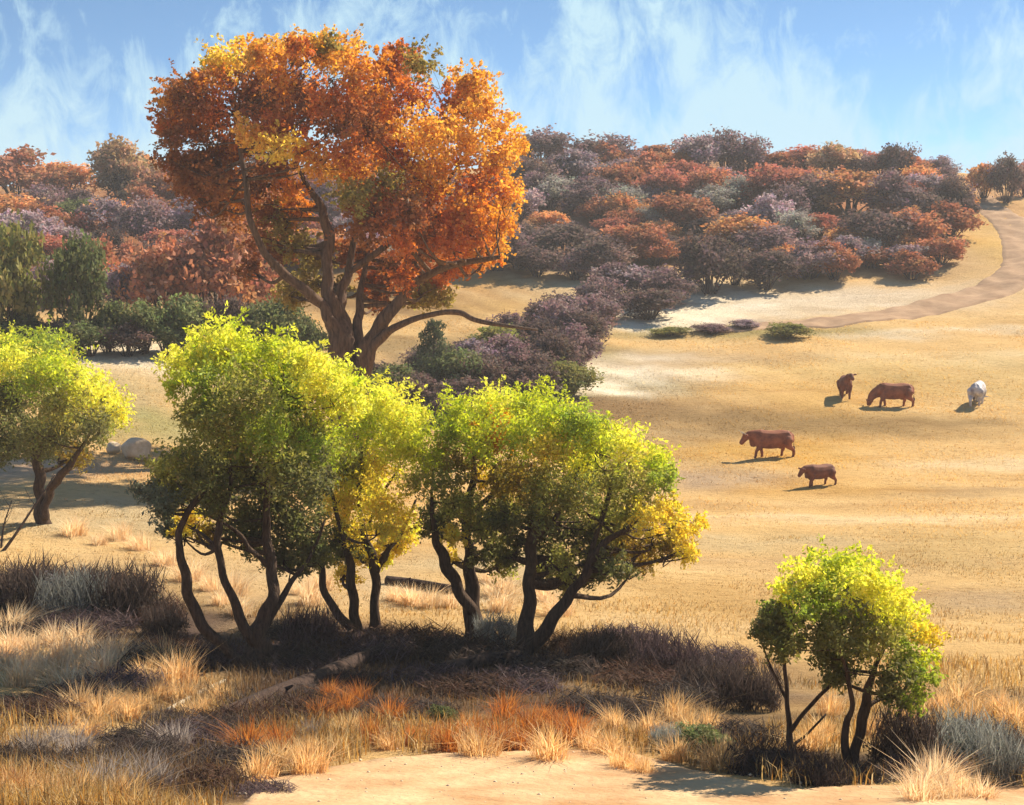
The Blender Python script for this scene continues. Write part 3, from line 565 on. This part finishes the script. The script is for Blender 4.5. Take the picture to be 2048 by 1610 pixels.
# bushes around the foot of the big tree and along the dark hedge to the valley
MID = [
 (868,790,120,145,'evergreen','dark blue green juniper standing under the lowest cottonwood limb'),
 (800,800,110,90,'green','dark green bush between cottonwood trunk and juniper'),
 (875,800,46,46,'red','small brick red bush at the foot of the juniper'),
 (950,770,120,110,'mauve','mauve shrub beside the juniper below the long low limb'),
 (1030,775,130,110,'purple','purple grey shrub beneath the tip of the longest cottonwood limb'),
 (1105,760,130,120,'dark','dark brown shrub ending the hedge by the olive grass'),
 (1120,690,120,110,'purple','purple grey shrub beside the pale cream patch'),
 (1080,670,110,90,'dark','dark shrub at the end of the long low limb'),
 (1200,640,130,100,'purple','purple shrub standing over the cream bank'),
 (1000,830,120,70,'dark','low dark brush behind the crown of the forked willow'),
 (900,850,110,70,'dark','low dark brush in the gap behind the yellow willow'),
 (1425,668,90,26,'purple','flat purple brush lying where the dirt road fades out'),(1490,660,70,26,'mauve','small mauve brush on the fading end of the dirt road'),
 (1575,676,110,40,'olive','low olive brush beside the fading dirt road'),(1340,672,90,24,'olive','flat olive brush under the cream bank')]
MASS = [(770,810,120,90,'green'),(740,790,100,80,'dark'),(835,820,120,90,'dark'),(905,800,120,110,'green'),(930,830,130,90,'dark'),(980,800,130,110,'dark'),(1060,810,130,90,'dark'),(1010,760,120,100,'purple'),(1080,775,120,90,'dark'),(1140,790,120,80,'olive'),(1150,740,120,100,'purple'),(930,745,110,80,'dark'),(1165,700,110,90,'dark'),(1060,720,120,90,'dark'),(1190,670,120,90,'purple'),(990,720,110,80,'olive'),(860,760,110,80,'dark'),(1020,690,100,70,'purple'),(1120,650,110,70,'dark'),(1230,600,110,80,'purple')]
for mi, (px, b, wd, h, k) in enumerate(sorted(MASS)):
    shrub('thicket_shrub', f'{ORD[mi]} shrub from the cottonwood trunk in the dark thicket, {WORD[k]}', 'shrub', px, b, wd * 1.1, h * 1.1, k, 'dark thicket beside the cottonwood')
for (px, b, wd, h, k, lab) in MID:
    shrub('juniper' if k == 'evergreen' else 'shrub', lab, 'tree' if k == 'evergreen' else 'shrub', px, b, wd, h, k)
# the hillside
ROWS = []
HILL = [  # px, base row, width, height, kind
 (1085,340,120,80,'purple'),(1060,400,110,90,'dark'),(1150,380,110,80,'mauve'),(1215,345,130,75,'purple'),(1180,430,110,80,'purple'),(1100,420,100,70,'sage'),(1240,400,110,80,'rust'),
 (1245,440,100,70,'sage'),(1300,335,120,45,'rust'),(1330,420,90,80,'red'),(1290,380,90,80,'rust'),(1400,350,100,90,'mauve'),(1450,345,90,85,'purple'),(1500,350,80,80,'purple'),(1420,400,90,70,'red'),
 (1360,460,120,80,'rust'),(1420,440,100,70,'sage'),(1480,420,60,70,'sage'),(1540,420,130,90,'red'),(1560,350,90,50,'rust'),(1610,345,110,50,'red'),(1660,360,90,70,'tan'),(1720,350,90,50,'red'),(1790,370,70,90,'dark'),(1830,370,90,60,'rust'),
 (1620,430,120,90,'dark'),(1700,430,140,90,'orange'),(1780,440,110,100,'purple'),(1860,420,90,80,'mauve'),(1900,440,80,90,'dark'),(1850,360,80,40,'orange'),(1885,385,60,50,'purple'),
 (1480,500,130,70,'orange'),(1540,520,120,70,'purple'),(1640,470,70,50,'red'),(1750,510,140,100,'dark'),(1820,500,110,90,'rust'),(1700,500,90,50,'orange'),(1900,480,100,80,'rust'),(1600,470,70,40,'orange'),
 (1130,520,140,80,'dark'),(1200,560,120,90,'dark'),(1260,520,110,80,'rust'),(1310,530,100,70,'rust'),(1040,540,100,60,'purple'),(1150,560,80,60,'purple'),
 (1260,600,110,80,'mauve'),(1330,610,110,80,'purple'),(1300,640,130,70,'dark'),(1420,590,130,130,'dark'),(1470,570,80,80,'mauve'),(1530,580,130,90,'dark'),(1620,560,120,80,'purple'),(1680,540,110,70,'mauve'),(1580,540,70,50,'orange'),(1740,540,90,50,'rust'),
 (1390,520,70,50,'rust'),(1230,480,80,50,'red'),(1330,480,60,40,'orange'),(1410,480,70,50,'dark'),(1100,460,70,40,'orange'),(1880,530,90,60,'rust'),(1930,450,50,60,'dark')]
for (px, b, wd, h, k) in HILL:
    zone = 'ridge line of the far hill' if b < 372 else ('foot of the far hill' if b > 530 else 'middle of the far hillside')
    ROWS.append((px, b, wd * 1.3, h * 1.15, k, zone))
for i in range(165):
    px = random.uniform(-150, 1930); b = random.uniform(330, 560) if px > 1000 else random.uniform(380, 600)
    k = random.choices(('purple', 'mauve', 'rust', 'red', 'dark', 'orange', 'sage'), (3, 2, 5, 3, 2, 5, 1))[0]
    zone = 'wooded slope behind the cottonwood' if px < 1000 else ('ridge line of the far hill' if b < 372 else ('foot of the far hill' if b > 530 else 'middle of the far hillside'))
    wd = random.uniform(70, 120) * (1.25 if px < 1000 else 1)
    if px > 1000 and b > 430 and random.random() < .35: continue
    ROWS.append((px, b, wd, wd * random.uniform(.6, .85), k, zone))
ROWS.sort(key=lambda r: r[0]); COUNT = {}
for (px, b, wd, h, k, zone) in ROWS:
    i = COUNT.get((k, zone), 0); COUNT[(k, zone)] = i + 1
    shrub('hillside_shrub', f'{ORD[i]} {WORD[k]} shrub counted left to right on the {zone}', 'shrub', px, b, wd, h, k, f'{WORD[k]} shrubs on the {zone}')
shrub('ridge_tree', 'dark upright tree on the ridge above the curving dirt road', 'tree', 2012, 404, 84, 112, 'dark')
shrub('hillside_shrub', 'orange shrub on the ridge beside the dark upright tree', 'shrub', 1968, 398, 80, 85, 'orange')
shrub('hillside_shrub', 'rust shrub behind the dark upright ridge tree at the frame edge', 'shrub', 2050, 395, 60, 90, 'rust')
# low brush of the foreground bank
FORE = [
 (60,1215,150,120,'dark','low dark brush below the leaning willow at the frame edge'),(150,1235,150,120,'sage','grey green brush in shade, nearest the dark hollow'),(250,1235,160,130,'dark','dark brush filling the shaded hollow beside the curved willow stem'),
 (620,1300,120,110,'purple','grey purple brush between the two leading willows'),(330,1270,90,80,'dark','small dark brush at the curved outer willow stem'),
 (1000,1290,110,80,'sage','grey brush in the shade between the two forked willows'),(1210,1330,140,90,'dark','dark brush just past the leaning willow stem'),(1330,1350,150,110,'purple','purple grey brush out in front of the open pasture'),(1420,1390,140,90,'dark','dark brush halfway from the leaning willow to the sapling'),
 (1500,1420,130,120,'dark','dark brush against the thin sapling'),(1400,1500,120,70,'green','low green brush at the bend of the dirt path'),(1530,1545,170,80,'dark','dark low brush at the foot of the sapling'),(1640,1570,120,70,'dark','dark clump jutting onto the dirt path'),
 (1810,1530,150,150,'dark','dark brush leaning against the small lime willow'),(1920,1520,170,120,'sage','broad blue grey sage bush beside the small willow'),(2020,1570,130,140,'sage','tall blue grey sage bush by the path at the frame edge'),(1330,1500,70,70,'sage','small blue grey sage on the path edge'),
 (890,1450,70,60,'green','small green bush in the darkest shade of the bank')]
BANK = [(30,1190,170,100),(110,1190,160,110),(200,1200,170,110),(290,1240,130,90),(180,1270,150,90),(90,1260,130,70),(330,1310,120,70),(240,1320,120,60),(430,1330,110,70),(590,1330,150,90),(670,1300,150,80),(740,1310,150,80),(820,1290,150,80),(880,1310,160,80),(960,1320,160,90),(860,1370,150,70),(940,1390,160,70),(1030,1380,150,70),(1110,1350,150,80),(1160,1300,120,70),(1250,1290,140,70),(1280,1370,150,80),(1370,1410,150,80),(1440,1330,120,80),(700,1370,120,60),(620,1400,120,60),(520,1420,130,60),(420,1470,130,70),(350,1450,110,60),(260,1480,110,60),(90,1440,120,60),(30,1420,110,60),(760,1430,140,60),(840,1430,140,60),(1180,1420,140,70),(1250,1430,130,60),(1480,1480,140,80),(1600,1540,140,70),(1730,1560,140,60),(1860,1545,140,80),(1960,1480,150,70),(2030,1520,130,100),(470,1530,150,80),(400,1580,150,90),(520,1590,120,60),(560,1270,110,50),(400,1320,120,60),(320,1345,140,100),(240,1385,140,95),(150,1410,140,90),(60,1440,140,90),(570,1440,140,90),(480,1455,140,85),(380,1490,140,90),(290,1515,140,90),(190,1540,140,90),(90,1550,130,85),(20,1530,120,85),(290,1590,110,60),(620,1350,130,60)]  # dark undergrowth, partly laid along shadow bands to stand in for shade
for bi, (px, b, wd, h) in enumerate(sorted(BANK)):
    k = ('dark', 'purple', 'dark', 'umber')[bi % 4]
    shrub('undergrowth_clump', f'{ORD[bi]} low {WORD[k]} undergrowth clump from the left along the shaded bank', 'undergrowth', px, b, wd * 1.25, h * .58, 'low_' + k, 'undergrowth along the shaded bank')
for (px, b, wd, h, k, lab) in FORE:
    shrub('brush_clump', lab, 'shrub', px, b, wd, h, 'low_' + k if k in ('dark', 'purple', 'sage') else k)

# ------------------------------------------------------------------ grass
def blades(X, Y, Ln, wd, colr, lean=.35, curve=.5):
    n = len(X); Z = ground(X, Y); B = np.stack([X, Y, Z - .03], -1)
    az = rng.uniform(0, 6.28, n); d = np.stack([np.cos(az), np.sin(az), np.zeros(n)], -1); side = np.stack([-np.sin(az + rng.normal(0, .8, n)), np.cos(az), np.zeros(n)], -1)
    le = np.abs(rng.normal(0, lean, n))[:, None]; Ln = Ln[:, None]; wd = wd[:, None]
    mid = B + np.array([0, 0, 1]) * Ln * .55 + d * Ln * le * .35; tip = B + np.array([0, 0, 1]) * Ln * (1 - .25 * le) + d * Ln * le * (1 + curve)
    V = np.stack([B - side * wd, B + side * wd, mid + side * wd * .8, mid - side * wd * .8, tip], 1)
    o = np.arange(n)[:, None] * 5
    F = np.concatenate([o + np.array([0, 1, 2]), o + np.array([0, 2, 3]), o + np.array([3, 2, 4])])
    return V.reshape(-1, 3), F, np.repeat(colr, 5, axis=0)
GC = np.array([(.62,.44,.20), (.54,.35,.13), (.46,.28,.10), (.66,.52,.30), (.34,.24,.11), (.50,.26,.08)])
def on_path(X, Y):
    Y = Y - .25 * np.sin(3.1 * X) - .2 * np.sin(7.3 * X + 1) + .25 * rng.uniform(-1, 1, len(X))
    lo = np.interp(X, [p[0] for p in tl], [p[1] for p in tl]); return (Y < lo + .05) & (X > tl[0][0])
_r = np.random.default_rng(3); _a = _r.uniform(0, 6.28, 26); _f = _r.uniform(.25, 2.6, 26); _p = _r.uniform(0, 6.28, 26)
def cover(X, Y, k=1.0):
    o = np.zeros(len(X))
    for a, f, p in zip(_a, _f, _p): o += np.sin(k * f * (X * math.cos(a) + Y * math.sin(a)) + p) / (1 + f)
    return o * .45
n = 190000
Y = 11.5 + 34 * rng.uniform(0, 1, n) ** 1.5; X = rng.uniform(-1, 1, n) * (Y * .42 + 2)
pat = cover(X, Y)
keep = (pat > -.75) & ~on_path(X, Y) & (rng.uniform(0, 1, n) < .55 + .45 * np.clip(pat, 0, 1))
X, Y, pat = X[keep], Y[keep], pat[keep]; n = len(X)
Ln = rng.uniform(.12, .34, n) * (1 + .5 * np.clip(pat, 0, 1)) * np.clip((38 - Y) / 16, .25, 1); cl = GC[rng.integers(0, len(GC), n)] * rng.uniform(.7, 1.15, (n, 1))
gi = np.clip(np.searchsorted(rowsY, Y), 0, len(rowsY) - 1); ui = np.clip(np.searchsorted(U, X / (Y * .75 + 16)), 0, len(U) - 1)
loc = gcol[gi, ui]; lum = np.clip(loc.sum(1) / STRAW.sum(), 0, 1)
cl = cl * (.14 + .86 * (loc / STRAW))  # blades take on the ground tint, painted shade included
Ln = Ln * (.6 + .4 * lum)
v, f, c = blades(X, Y, Ln, np.full(n, .0045) * (1 + Y / 30), cl)
tag(obj('dry_grass', mesh_np('dry_grass', v, f, c, M_GRASS)), 'thin dry straw grass covering the shaded foreground bank', 'grass', kind='stuff')
n = 150000
Y = 44 + 60 * rng.uniform(0, 1, n) ** 1.1; X = rng.uniform(-1, 1, n) * (Y * .42 + 2); pat = cover(X, Y, .5)
keep = rng.uniform(-1, .9, n) < pat; X, Y = X[keep], Y[keep]; n = len(X)
gi = np.clip(np.searchsorted(rowsY, Y), 0, len(rowsY) - 1); ui = np.clip(np.searchsorted(U, X / (Y * .75 + 16)), 0, len(U) - 1)
cl = gcol[gi, ui] * rng.uniform(.95, 1.4, (n, 1))
v, f, c = blades(X, Y, rng.uniform(.05, .14, n), np.full(n, .016) * (Y / 50), np.clip(cl, 0, .85), .6)
tag(obj('pasture_grass', mesh_np('pasture_grass', v, f, c, M_GRASS)), 'short cropped golden grass over the grazed pasture', 'grass', kind='stuff')
def tuft_proto(seed, hues):
    global rng
    rng = np.random.default_rng(seed); n = 300; az = rng.uniform(0, 6.28, n); r = .34 * rng.uniform(0, 1, n) ** .8
    B = np.stack([r * np.cos(az), r * np.sin(az), np.full(n, -.05)], -1); d = np.stack([np.cos(az), np.sin(az), np.zeros(n)], -1); s = np.stack([-np.sin(az + rng.normal(0, .7, n)), np.cos(az), np.zeros(n)], -1)
    Ln = (rng.uniform(.3, 1.0, n) * (1 - .8 * r))[:, None]; le = np.abs(rng.normal(.15, .45, n))[:, None]; wd = .008; az2 = az + rng.normal(0, .9, n); d = np.stack([np.cos(az2), np.sin(az2), np.zeros(n)], -1) + rng.normal(0, .25, 3) * np.array([1, 1, 0])
    mid = B + np.array([0, 0, 1]) * Ln * .5 + d * Ln * le * .3; tip = B + np.array([0, 0, 1]) * Ln * (1 - .2 * le) + d * Ln * le * 1.2
    V = np.stack([B - s * wd, B + s * wd, mid + s * wd * .9, mid - s * wd * .9, tip], 1); o = np.arange(n)[:, None] * 5
    F = np.concatenate([o + np.array([0, 1, 2]), o + np.array([0, 2, 3]), o + np.array([3, 2, 4])])
    H = np.array(hues); cl = H[rng.integers(0, len(H), n)] * rng.uniform(.8, 1.2, (n, 1))
    return mesh_np('grass_tuft', V.reshape(-1, 3), F, np.clip(np.repeat(cl, 5, 0), 0, .9), M_GRASS)
TP = dict(pale=[tuft_proto(400 + i, [(.82,.62,.40), (.74,.54,.32), (.84,.70,.50)]) for i in range(5)], gold=[tuft_proto(410 + i, [(.72,.50,.25), (.64,.40,.18), (.76,.56,.32)]) for i in range(5)],
          rust=[tuft_proto(420 + i, [(.50,.20,.07), (.58,.28,.10), (.42,.17,.07)]) for i in range(4)], grey=[tuft_proto(430 + i, [(.36,.31,.28), (.42,.36,.31), (.30,.25,.22)]) for i in range(2)])
rng = np.random.default_rng(77)
TUFT = [('pale','pale straw bunchgrass tuft on the bank below the leaning willow','pale bunchgrass low on the bank',[(20,1310),(60,1300),(110,1290),(150,1330),(90,1350),(40,1370),(180,1310),(230,1330),(10,1340),(130,1380),(70,1330),(200,1350),(30,1260),(120,1320),(160,1290)]),
 ('gold','golden bunchgrass tuft on the sunlit strip before the curved stem','golden bunchgrass before the curved stem',[(290,1360),(330,1340),(360,1370),(240,1400),(280,1420),(200,1440),(140,1450),(320,1400),(410,1420),(440,1400),(180,1470),(300,1380),(340,1360),(260,1440),(370,1400),(230,1420),(390,1440),(160,1430)]),
 ('pale','cream bunchgrass tuft standing behind the willow stems','cream bunchgrass behind the stems',[(200,1090),(240,1080),(280,1100),(150,1070),(420,1180),(470,1190),(330,1130),(600,1190),(640,1180),(820,1210),(860,1215),(1000,1190),(900,1215),(980,1165),(380,1160),(440,1210),(480,1230),(620,1210),(790,1200),(1000,1220),(1090,1200),(1120,1230)]),
 ('grey','grey grass tuft in the shade of the lowest foreground','grey grass in the foreground shade',[(250,1560),(300,1580),(200,1590),(150,1520),(60,1520),(350,1500),(620,1480),(110,1500)]),
 ('gold','golden grass tuft along the bottom frame edge beside the dark earth','golden grass along the bottom edge',[(40,1605),(90,1610),(150,1605),(250,1612),(520,1560)]),
 ('rust','rust orange grass tuft at the near edge of the dark shade','rust grass at the edge of the shade',[(1090,1450),(1060,1470),(1120,1470),(1040,1500),(660,1400),(720,1410),(500,1510),(560,1500),(30,1600),(940,1470),(1010,1440),(870,1480),(780,1440),(690,1430),(1150,1490),(1000,1500),(820,1490),(900,1500),(740,1490),(640,1440)]),
 ('gold','tan grass tuft between the shade and the dirt path','tan grass beside the dirt path',[(700,1470),(620,1520),(1300,1470),(1350,1440),(1380,1480),(1230,1460),(1420,1460),(1250,1540),(1290,1550),(560,1530),(680,1510),(780,1500),(1180,1500),(1350,1520),(1440,1540),(1220,1510),(620,1550),(1100,1520),(960,1515)]),
 ('gold','golden grass tuft around the twin stems of the small willow','golden grass by the small willow',[(1650,1480),(1750,1470),(1820,1440),(1880,1420),(1950,1440),(2000,1430),(1920,1410),(1620,1500),(1660,1430),(2030,1450)]),
 ('pale','pale grass tuft springing from the path at the frame corner','pale grass at the path corner',[(1860,1590),(1890,1600),(1920,1585),(1840,1605),(1960,1600),(1880,1575)])]
for (k, lab, grp, pts) in TUFT:
    for ti, (px, py) in enumerate(sorted(pts)):
        p = gp(px, py); o = obj('grass_tuft', random.choice(TP[k]), None, p); h = random.uniform(.45, .8) * (1.15 if p[1] > 22 else .8)
        o.scale = (h * random.uniform(.9, 1.4), h * random.uniform(.9, 1.4), h); o.rotation_euler.z = random.uniform(0, 6.28); tag(o, f'{ORD[ti]} {lab}'.replace(' tuft', ' tuft from the left', 1), 'grass tuft', grp)

# ------------------------------------------------------------------ logs, sticks, rocks
def log(name, label, pts, rad, mat, cat='log', stub=True):
    P = [gp(*p) for p in pts]; base = P[0].copy(); Q = smooth_path([p + np.array([0, 0, r * .8]) for p, r in zip(P, rad)], 5); rr = np.interp(np.linspace(0, len(rad) - 1, len(Q)), range(len(rad)), rad)
    e = empty(name, base); tag(e, label, cat); obj('trunk' if cat == 'log' else 'stem', tube_mesh('log', [tube(Q - base, rr, 10, .09)], mat), e)
    if stub:
        for t in (.35, .7):
            i = int(t * len(Q)); d = np.array([random.choice((-.7, .7)), random.uniform(-.5, .1), .45]); T = smooth_path([Q[i], Q[i] + d * rr[i] * 1.4, Q[i] + d * rr[i] * 2.4], 3)
            obj('branch_stub', tube_mesh('stub', [tube(T - base, np.linspace(rr[i] * .4, rr[i] * .12, len(T)), 6)], mat), e)
log('fallen_log', 'long dark fallen log lying in the shade before the main willow', [(445,1440),(560,1400),(680,1350),(790,1300)], [.10,.14,.15,.13], M_LOG)
log('fallen_log', 'short brown fallen log behind the gap in the willow stems', [(772,1168),(830,1176),(905,1188)], [.12,.13,.12], M_LOG)
log('fallen_log', 'dark fallen log beneath the leaning willow stem', [(880,1350),(960,1335),(1040,1325)], [.12,.14,.12], M_LOG)
log('dead_stick', 'pale bleached stick on the ground below the main willow', [(335,1425),(390,1395),(450,1365)], [.035,.04,.025], M_STICK, 'stick', False)
def sapling_stick(label, pts, Y, r):
    P = [at(px, py, Y + i * .05) for i, (px, py) in enumerate(pts)]; P[0][2] = gz(P[0][0], P[0][1]) - .05; base = P[0].copy()
    Q = smooth_path(P, 4); e = empty('bare_sapling', base); tag(e, label, 'sapling')
    st = obj('stem', tube_mesh('stem', [tube(Q - base, np.linspace(r, r * .35, len(Q)), 6)], M_STEM), e)
    for t in (.45, .65, .8):
        a = Q[int(t * len(Q))]; d = np.array([random.choice((-1, 1)) * .25, 0, .35]); obj('twig', tube_mesh('twig', [tube(smooth_path([a - base, a - base + d * .5, a - base + d + np.array([0, 0, .1])], 3), np.linspace(r * .35, r * .1, 7), 5)], M_STEM), st)
sapling_stick('thin bare sapling leaning under the forked trunk at the frame edge', [(5,1125),(30,1070),(70,1010),(110,950)], 37, .045)
sapling_stick('second bare sapling cut by the frame edge', [(2,1100),(8,1050),(24,1000)], 37.4, .03)
def rock(name, label, px, py, wm, hm, seed):
    r = np.random.default_rng(seed); bm = bmesh.new(); bmesh.ops.create_icosphere(bm, subdivisions=4, radius=1)
    pl = [(v / np.linalg.norm(v), r.uniform(.72, .95)) for v in r.normal(size=(11, 3))]
    for v in bm.verts:
        c = np.array(v.co); 
        for nrm, dd in pl:
            k = c @ nrm
            if k > dd: c = c - nrm * (k - dd) * .8
        c = c * (1 + .03 * math.sin(5 * c[0] + seed) + .02 * math.sin(9 * c[1] + 4 * c[2]))
        v.co = Vector((c[0] * wm / 2, c[1] * wm * .42, c[2] * hm / 2 + hm * .40))
    me = bpy.data.meshes.new(name); bm.to_mesh(me); bm.free(); me.materials.append(M_ROCK)
    for p in me.polygons: p.use_smooth = True
    o = obj(name, me, None, gp(px, py)); tag(o, label, 'rock')
rock('boulder', 'pale rounded boulder on the meadow between two lime willows', 272, 918, 1.25, .98, 3)
rock('stone', 'small tan stone next to the pale rounded boulder', 228, 908, .62, .55, 9)

# ------------------------------------------------------------------ cattle
def cow_mat(name, base, dark, sc=3.0):
    return noise_mat(name, dark, base, sc, .75, .2, (1, 1, 1), 3, 18)
M_COW = cow_mat('russet_hide', (.36, .12, .055), (.17, .055, .03)); M_COWD = cow_mat('brown_hide', (.25, .09, .05), (.12, .045, .03))
M_COWW = cow_mat('white_grey_hide', (.72, .69, .68), (.22, .20, .24), 2.6); M_HORN = noise_mat('horn', (.35, .30, .22), (.55, .48, .36), 6, .5, .1)
M_TAIL = noise_mat('tail_hair', (.05, .03, .02), (.12, .07, .05), 8, .9, .2)
def cow(label, px, py, size, heading, pose, mat, horns=True, calf=False, turn=0.0):
    """heading: direction the nose points, degrees, 0 = to the right of the picture, 90 = away"""
    T = []
    def cap(P, r, sq=1.0): 
        Q = smooth_path(P, 5); rr = np.interp(np.linspace(0, len(r) - 1, len(Q)), range(len(r)), r); T.append((Q, rr, sq))
    lg = 1.06 if calf else 1.0
    cap([(-.98,0,1.08),(-.86,0,1.02),(-.55,0,.96),(-.1,0,.90),(.3,0,.93),(.58,0,1.02),(.72,0,1.08)], [.12,.31,.37,.425,.42,.37,.22], .80)
    cap([(-.9,0,1.2),(-.5,0,1.22),(0,0,1.18),(.45,0,1.24),(.66,0,1.22)], [.07,.13,.14,.13,.08], .8)
    if pose == 'graze': nk, hd, mz = (.98, turn * .15, .78), (1.14, turn * .3, .42), (1.20, turn * .42, .13)
    elif pose == 'low': nk, hd, mz = (.88, turn * .15, 1.12), (1.06, turn * .3, 1.10), (1.30, turn * .4, .78)
    else: nk, hd, mz = (.95, turn * .2, 1.30), (1.14, turn * .5, 1.42), (1.36, turn * .85, 1.26)
    cap([(.48,0,1.05), nk, hd], [.33,.215,.15], .72); cap([hd, tuple((np.array(hd) * .45 + np.array(mz) * .55)), mz], [.175,.13,.105], .9); cap([(.66,0,.78),(.80,0,.72),tuple(np.array(nk) - np.array([0,0,.22]))], [.16,.12,.08], .5)
    for s in (-1, 1):
        st = (.20 if pose != 'graze' else .17) * s
        cap([(.50, .17*s, .85), (.50+st*.3, .18*s, .56), (.50+st*.8, .17*s, .40), (.50+st, .17*s, .08), (.53+st, .17*s, .0)], [.18,.115,.075,.06,.07])
        cap([(-.74, .18*s, .92), (-.66-st*.4, .20*s, .68), (-.80-st*.8, .19*s, .44), (-.80-st, .19*s, .30), (-.78-st, .18*s, .07), (-.75-st, .18*s, .0)], [.24,.18,.09,.068,.06,.07])
        h = np.array(hd); ax = np.array(mz) - h; ax /= np.linalg.norm(ax); up = np.array([0, 0, 1.0]) - ax * ax[2]; up /= np.linalg.norm(up) + 1e-6; sd = np.cross(ax, up)
        cap([tuple(h + up * .06 + sd * s * .12), tuple(h + up * .09 + sd * s * .24), tuple(h + up * .05 + sd * s * .35)], [.035,.06,.02])
    cap([(-1.0,0,1.14),(-1.06,0,.95),(-1.06,0,.6)], [.035,.028,.022])
    if not calf: cap([(-.5,0,.60),(-.42,0,.55)], [.13,.10])
    V, F, o = [], [], 0
    for Q, rr, sq in T:
        # rounded ends
        d0 = Q[0] - Q[1]; d0 /= np.linalg.norm(d0); d1 = Q[-1] - Q[-2]; d1 /= np.linalg.norm(d1)
        Q2 = np.concatenate([[Q[0] + d0 * rr[0] * .6], Q, [Q[-1] + d1 * rr[-1] * .6]]); r2 = np.concatenate([[rr[0] * .6], rr, [rr[-1] * .6]])
        v, f = tube(Q2, r2, 12, 0); v = v.copy()
        if sq != 1: v[:, 1] *= sq
        v[:, 2] = np.where(v[:, 2] < .6, v[:, 2] * .74, v[:, 2] - .156)
        V.append(v); F += [[a + o for a in q] for q in f]; o += len(v)
    me = bpy.data.meshes.new('raw'); me.from_pydata([tuple(p) for p in np.concatenate(V)], [], [tuple(dict.fromkeys(q)) for q in F]); me.update()
    ob = bpy.data.objects.new('raw', me); COL.objects.link(ob)
    m = ob.modifiers.new('r', 'REMESH'); m.mode = 'VOXEL'; m.voxel_size = .026; m.use_smooth_shade = True
    m = ob.modifiers.new('s', 'SMOOTH'); m.factor = .5; m.iterations = 5
    dg = bpy.context.evaluated_depsgraph_get(); dg.update(); body = bpy.data.meshes.new_from_object(ob.evaluated_get(dg)); bpy.data.objects.remove(ob)
    for p in body.polygons: p.use_smooth = True
    body.materials.clear(); body.materials.append(mat)
    size *= 1.08; hz_ = h - np.array([0, 0, .156]) if h[2] > .6 else h * np.array([1, 1, .74]); p = gp(px, py); e = empty('calf' if calf else 'cow', p); e.rotation_euler.z = R(heading); e.scale = (size,) * 3; tag(e, label, 'calf' if calf else 'cow')
    obj('body', body, e)
    v, f = tube(smooth_path([np.array((-1.06,0,.47)), np.array((-1.07,0,.35)), np.array((-1.06,0,.22))], 3), np.array([.025,.04,.05,.05,.045,.03,.01])[:7], 8, .1)
    obj('tail_tuft', tube_mesh('tail', [(v, f)], M_TAIL), e)
    if horns:
        for s in (-1, 1):
            a = hz_ + up * .09 + sd * s * .07; Q = smooth_path([a, a + sd * s * .16 + up * .06, a + sd * s * .22 + up * .27], 4)
            obj('horn', tube_mesh('horn', [tube(Q, np.linspace(.038, .01, len(Q)), 6, 0)], M_HORN), e)
cow('russet cow walking with lowered horned head, nearest of the full grown cattle', 1540, 914, 1.0, 187, 'low', M_COW)
cow('small brown calf standing alone below the rest of the herd', 1637, 972, .72, 205, 'low', M_COWD, False, True)
cow('broad russet cow grazing between the end-on cow and the white cow', 1785, 815, 1.04, 182, 'graze', M_COW, False)
cow('brown cow seen end on with its head turned aside', 1690, 795, .98, 262, 'up', M_COWD, False, turn=.35)
cow('white and grey cow grazing apart, seen from behind', 1955, 812, 1.02, 62, 'graze', M_COWW, False)

# ------------------------------------------------------------------ grit on the path
rng = np.random.default_rng(91)
n = 1100; X = rng.uniform(-4.6, 6.5, n); Y = rng.uniform(12.2, 18, n); lo = np.interp(X, [p[0] for p in tl], [p[1] for p in tl]); k = Y < lo + .3; X, Y = X[k], Y[k]; n = len(X)
sz = .006 + .022 * rng.uniform(0, 1, n) ** 5; Z = ground(X, Y) + .03
OC = np.array([(1,0,0),(0,1,0),(-1,0,0),(0,-1,0),(0,0,.7),(0,0,-.7)], float); OF = np.array([(0,1,4),(1,2,4),(2,3,4),(3,0,4),(1,0,5),(2,1,5),(3,2,5),(0,3,5)])
V = np.stack([X, Y, Z], -1)[:, None, :] + OC[None] * sz[:, None, None] * rng.uniform(.6, 1.4, (n, 6, 1)); F = (np.arange(n)[:, None, None] * 6 + OF[None]).reshape(-1, 3)
tag(obj('gravel', mesh_np('gravel', V.reshape(-1, 3), F, None, M_ROCK)), 'loose grit and small stones scattered on the dirt path', 'gravel', kind='stuff')

# ------------------------------------------------------------------ the hazy air
m, t, o = mat_new('hazy_air'); pv = t.nodes.new('ShaderNodeVolumePrincipled')
pv.inputs['Color'].default_value = (.93, .90, .88, 1); pv.inputs['Density'].default_value = .0007; pv.inputs['Anisotropy'].default_value = 0.0
t.links.new(pv.outputs[0], o.inputs['Volume'])
bm = bmesh.new(); bmesh.ops.create_cube(bm, size=1)
bm.transform(Matrix.Translation((0, 1200, 14)) @ Matrix.Diagonal((7000, 2800, 44, 1)))
hz = bpy.data.meshes.new('haze'); bm.to_mesh(hz); bm.free(); hz.materials.append(m)
tag(obj('haze', hz), 'thin warm haze in the valley air', 'haze', kind='stuff')
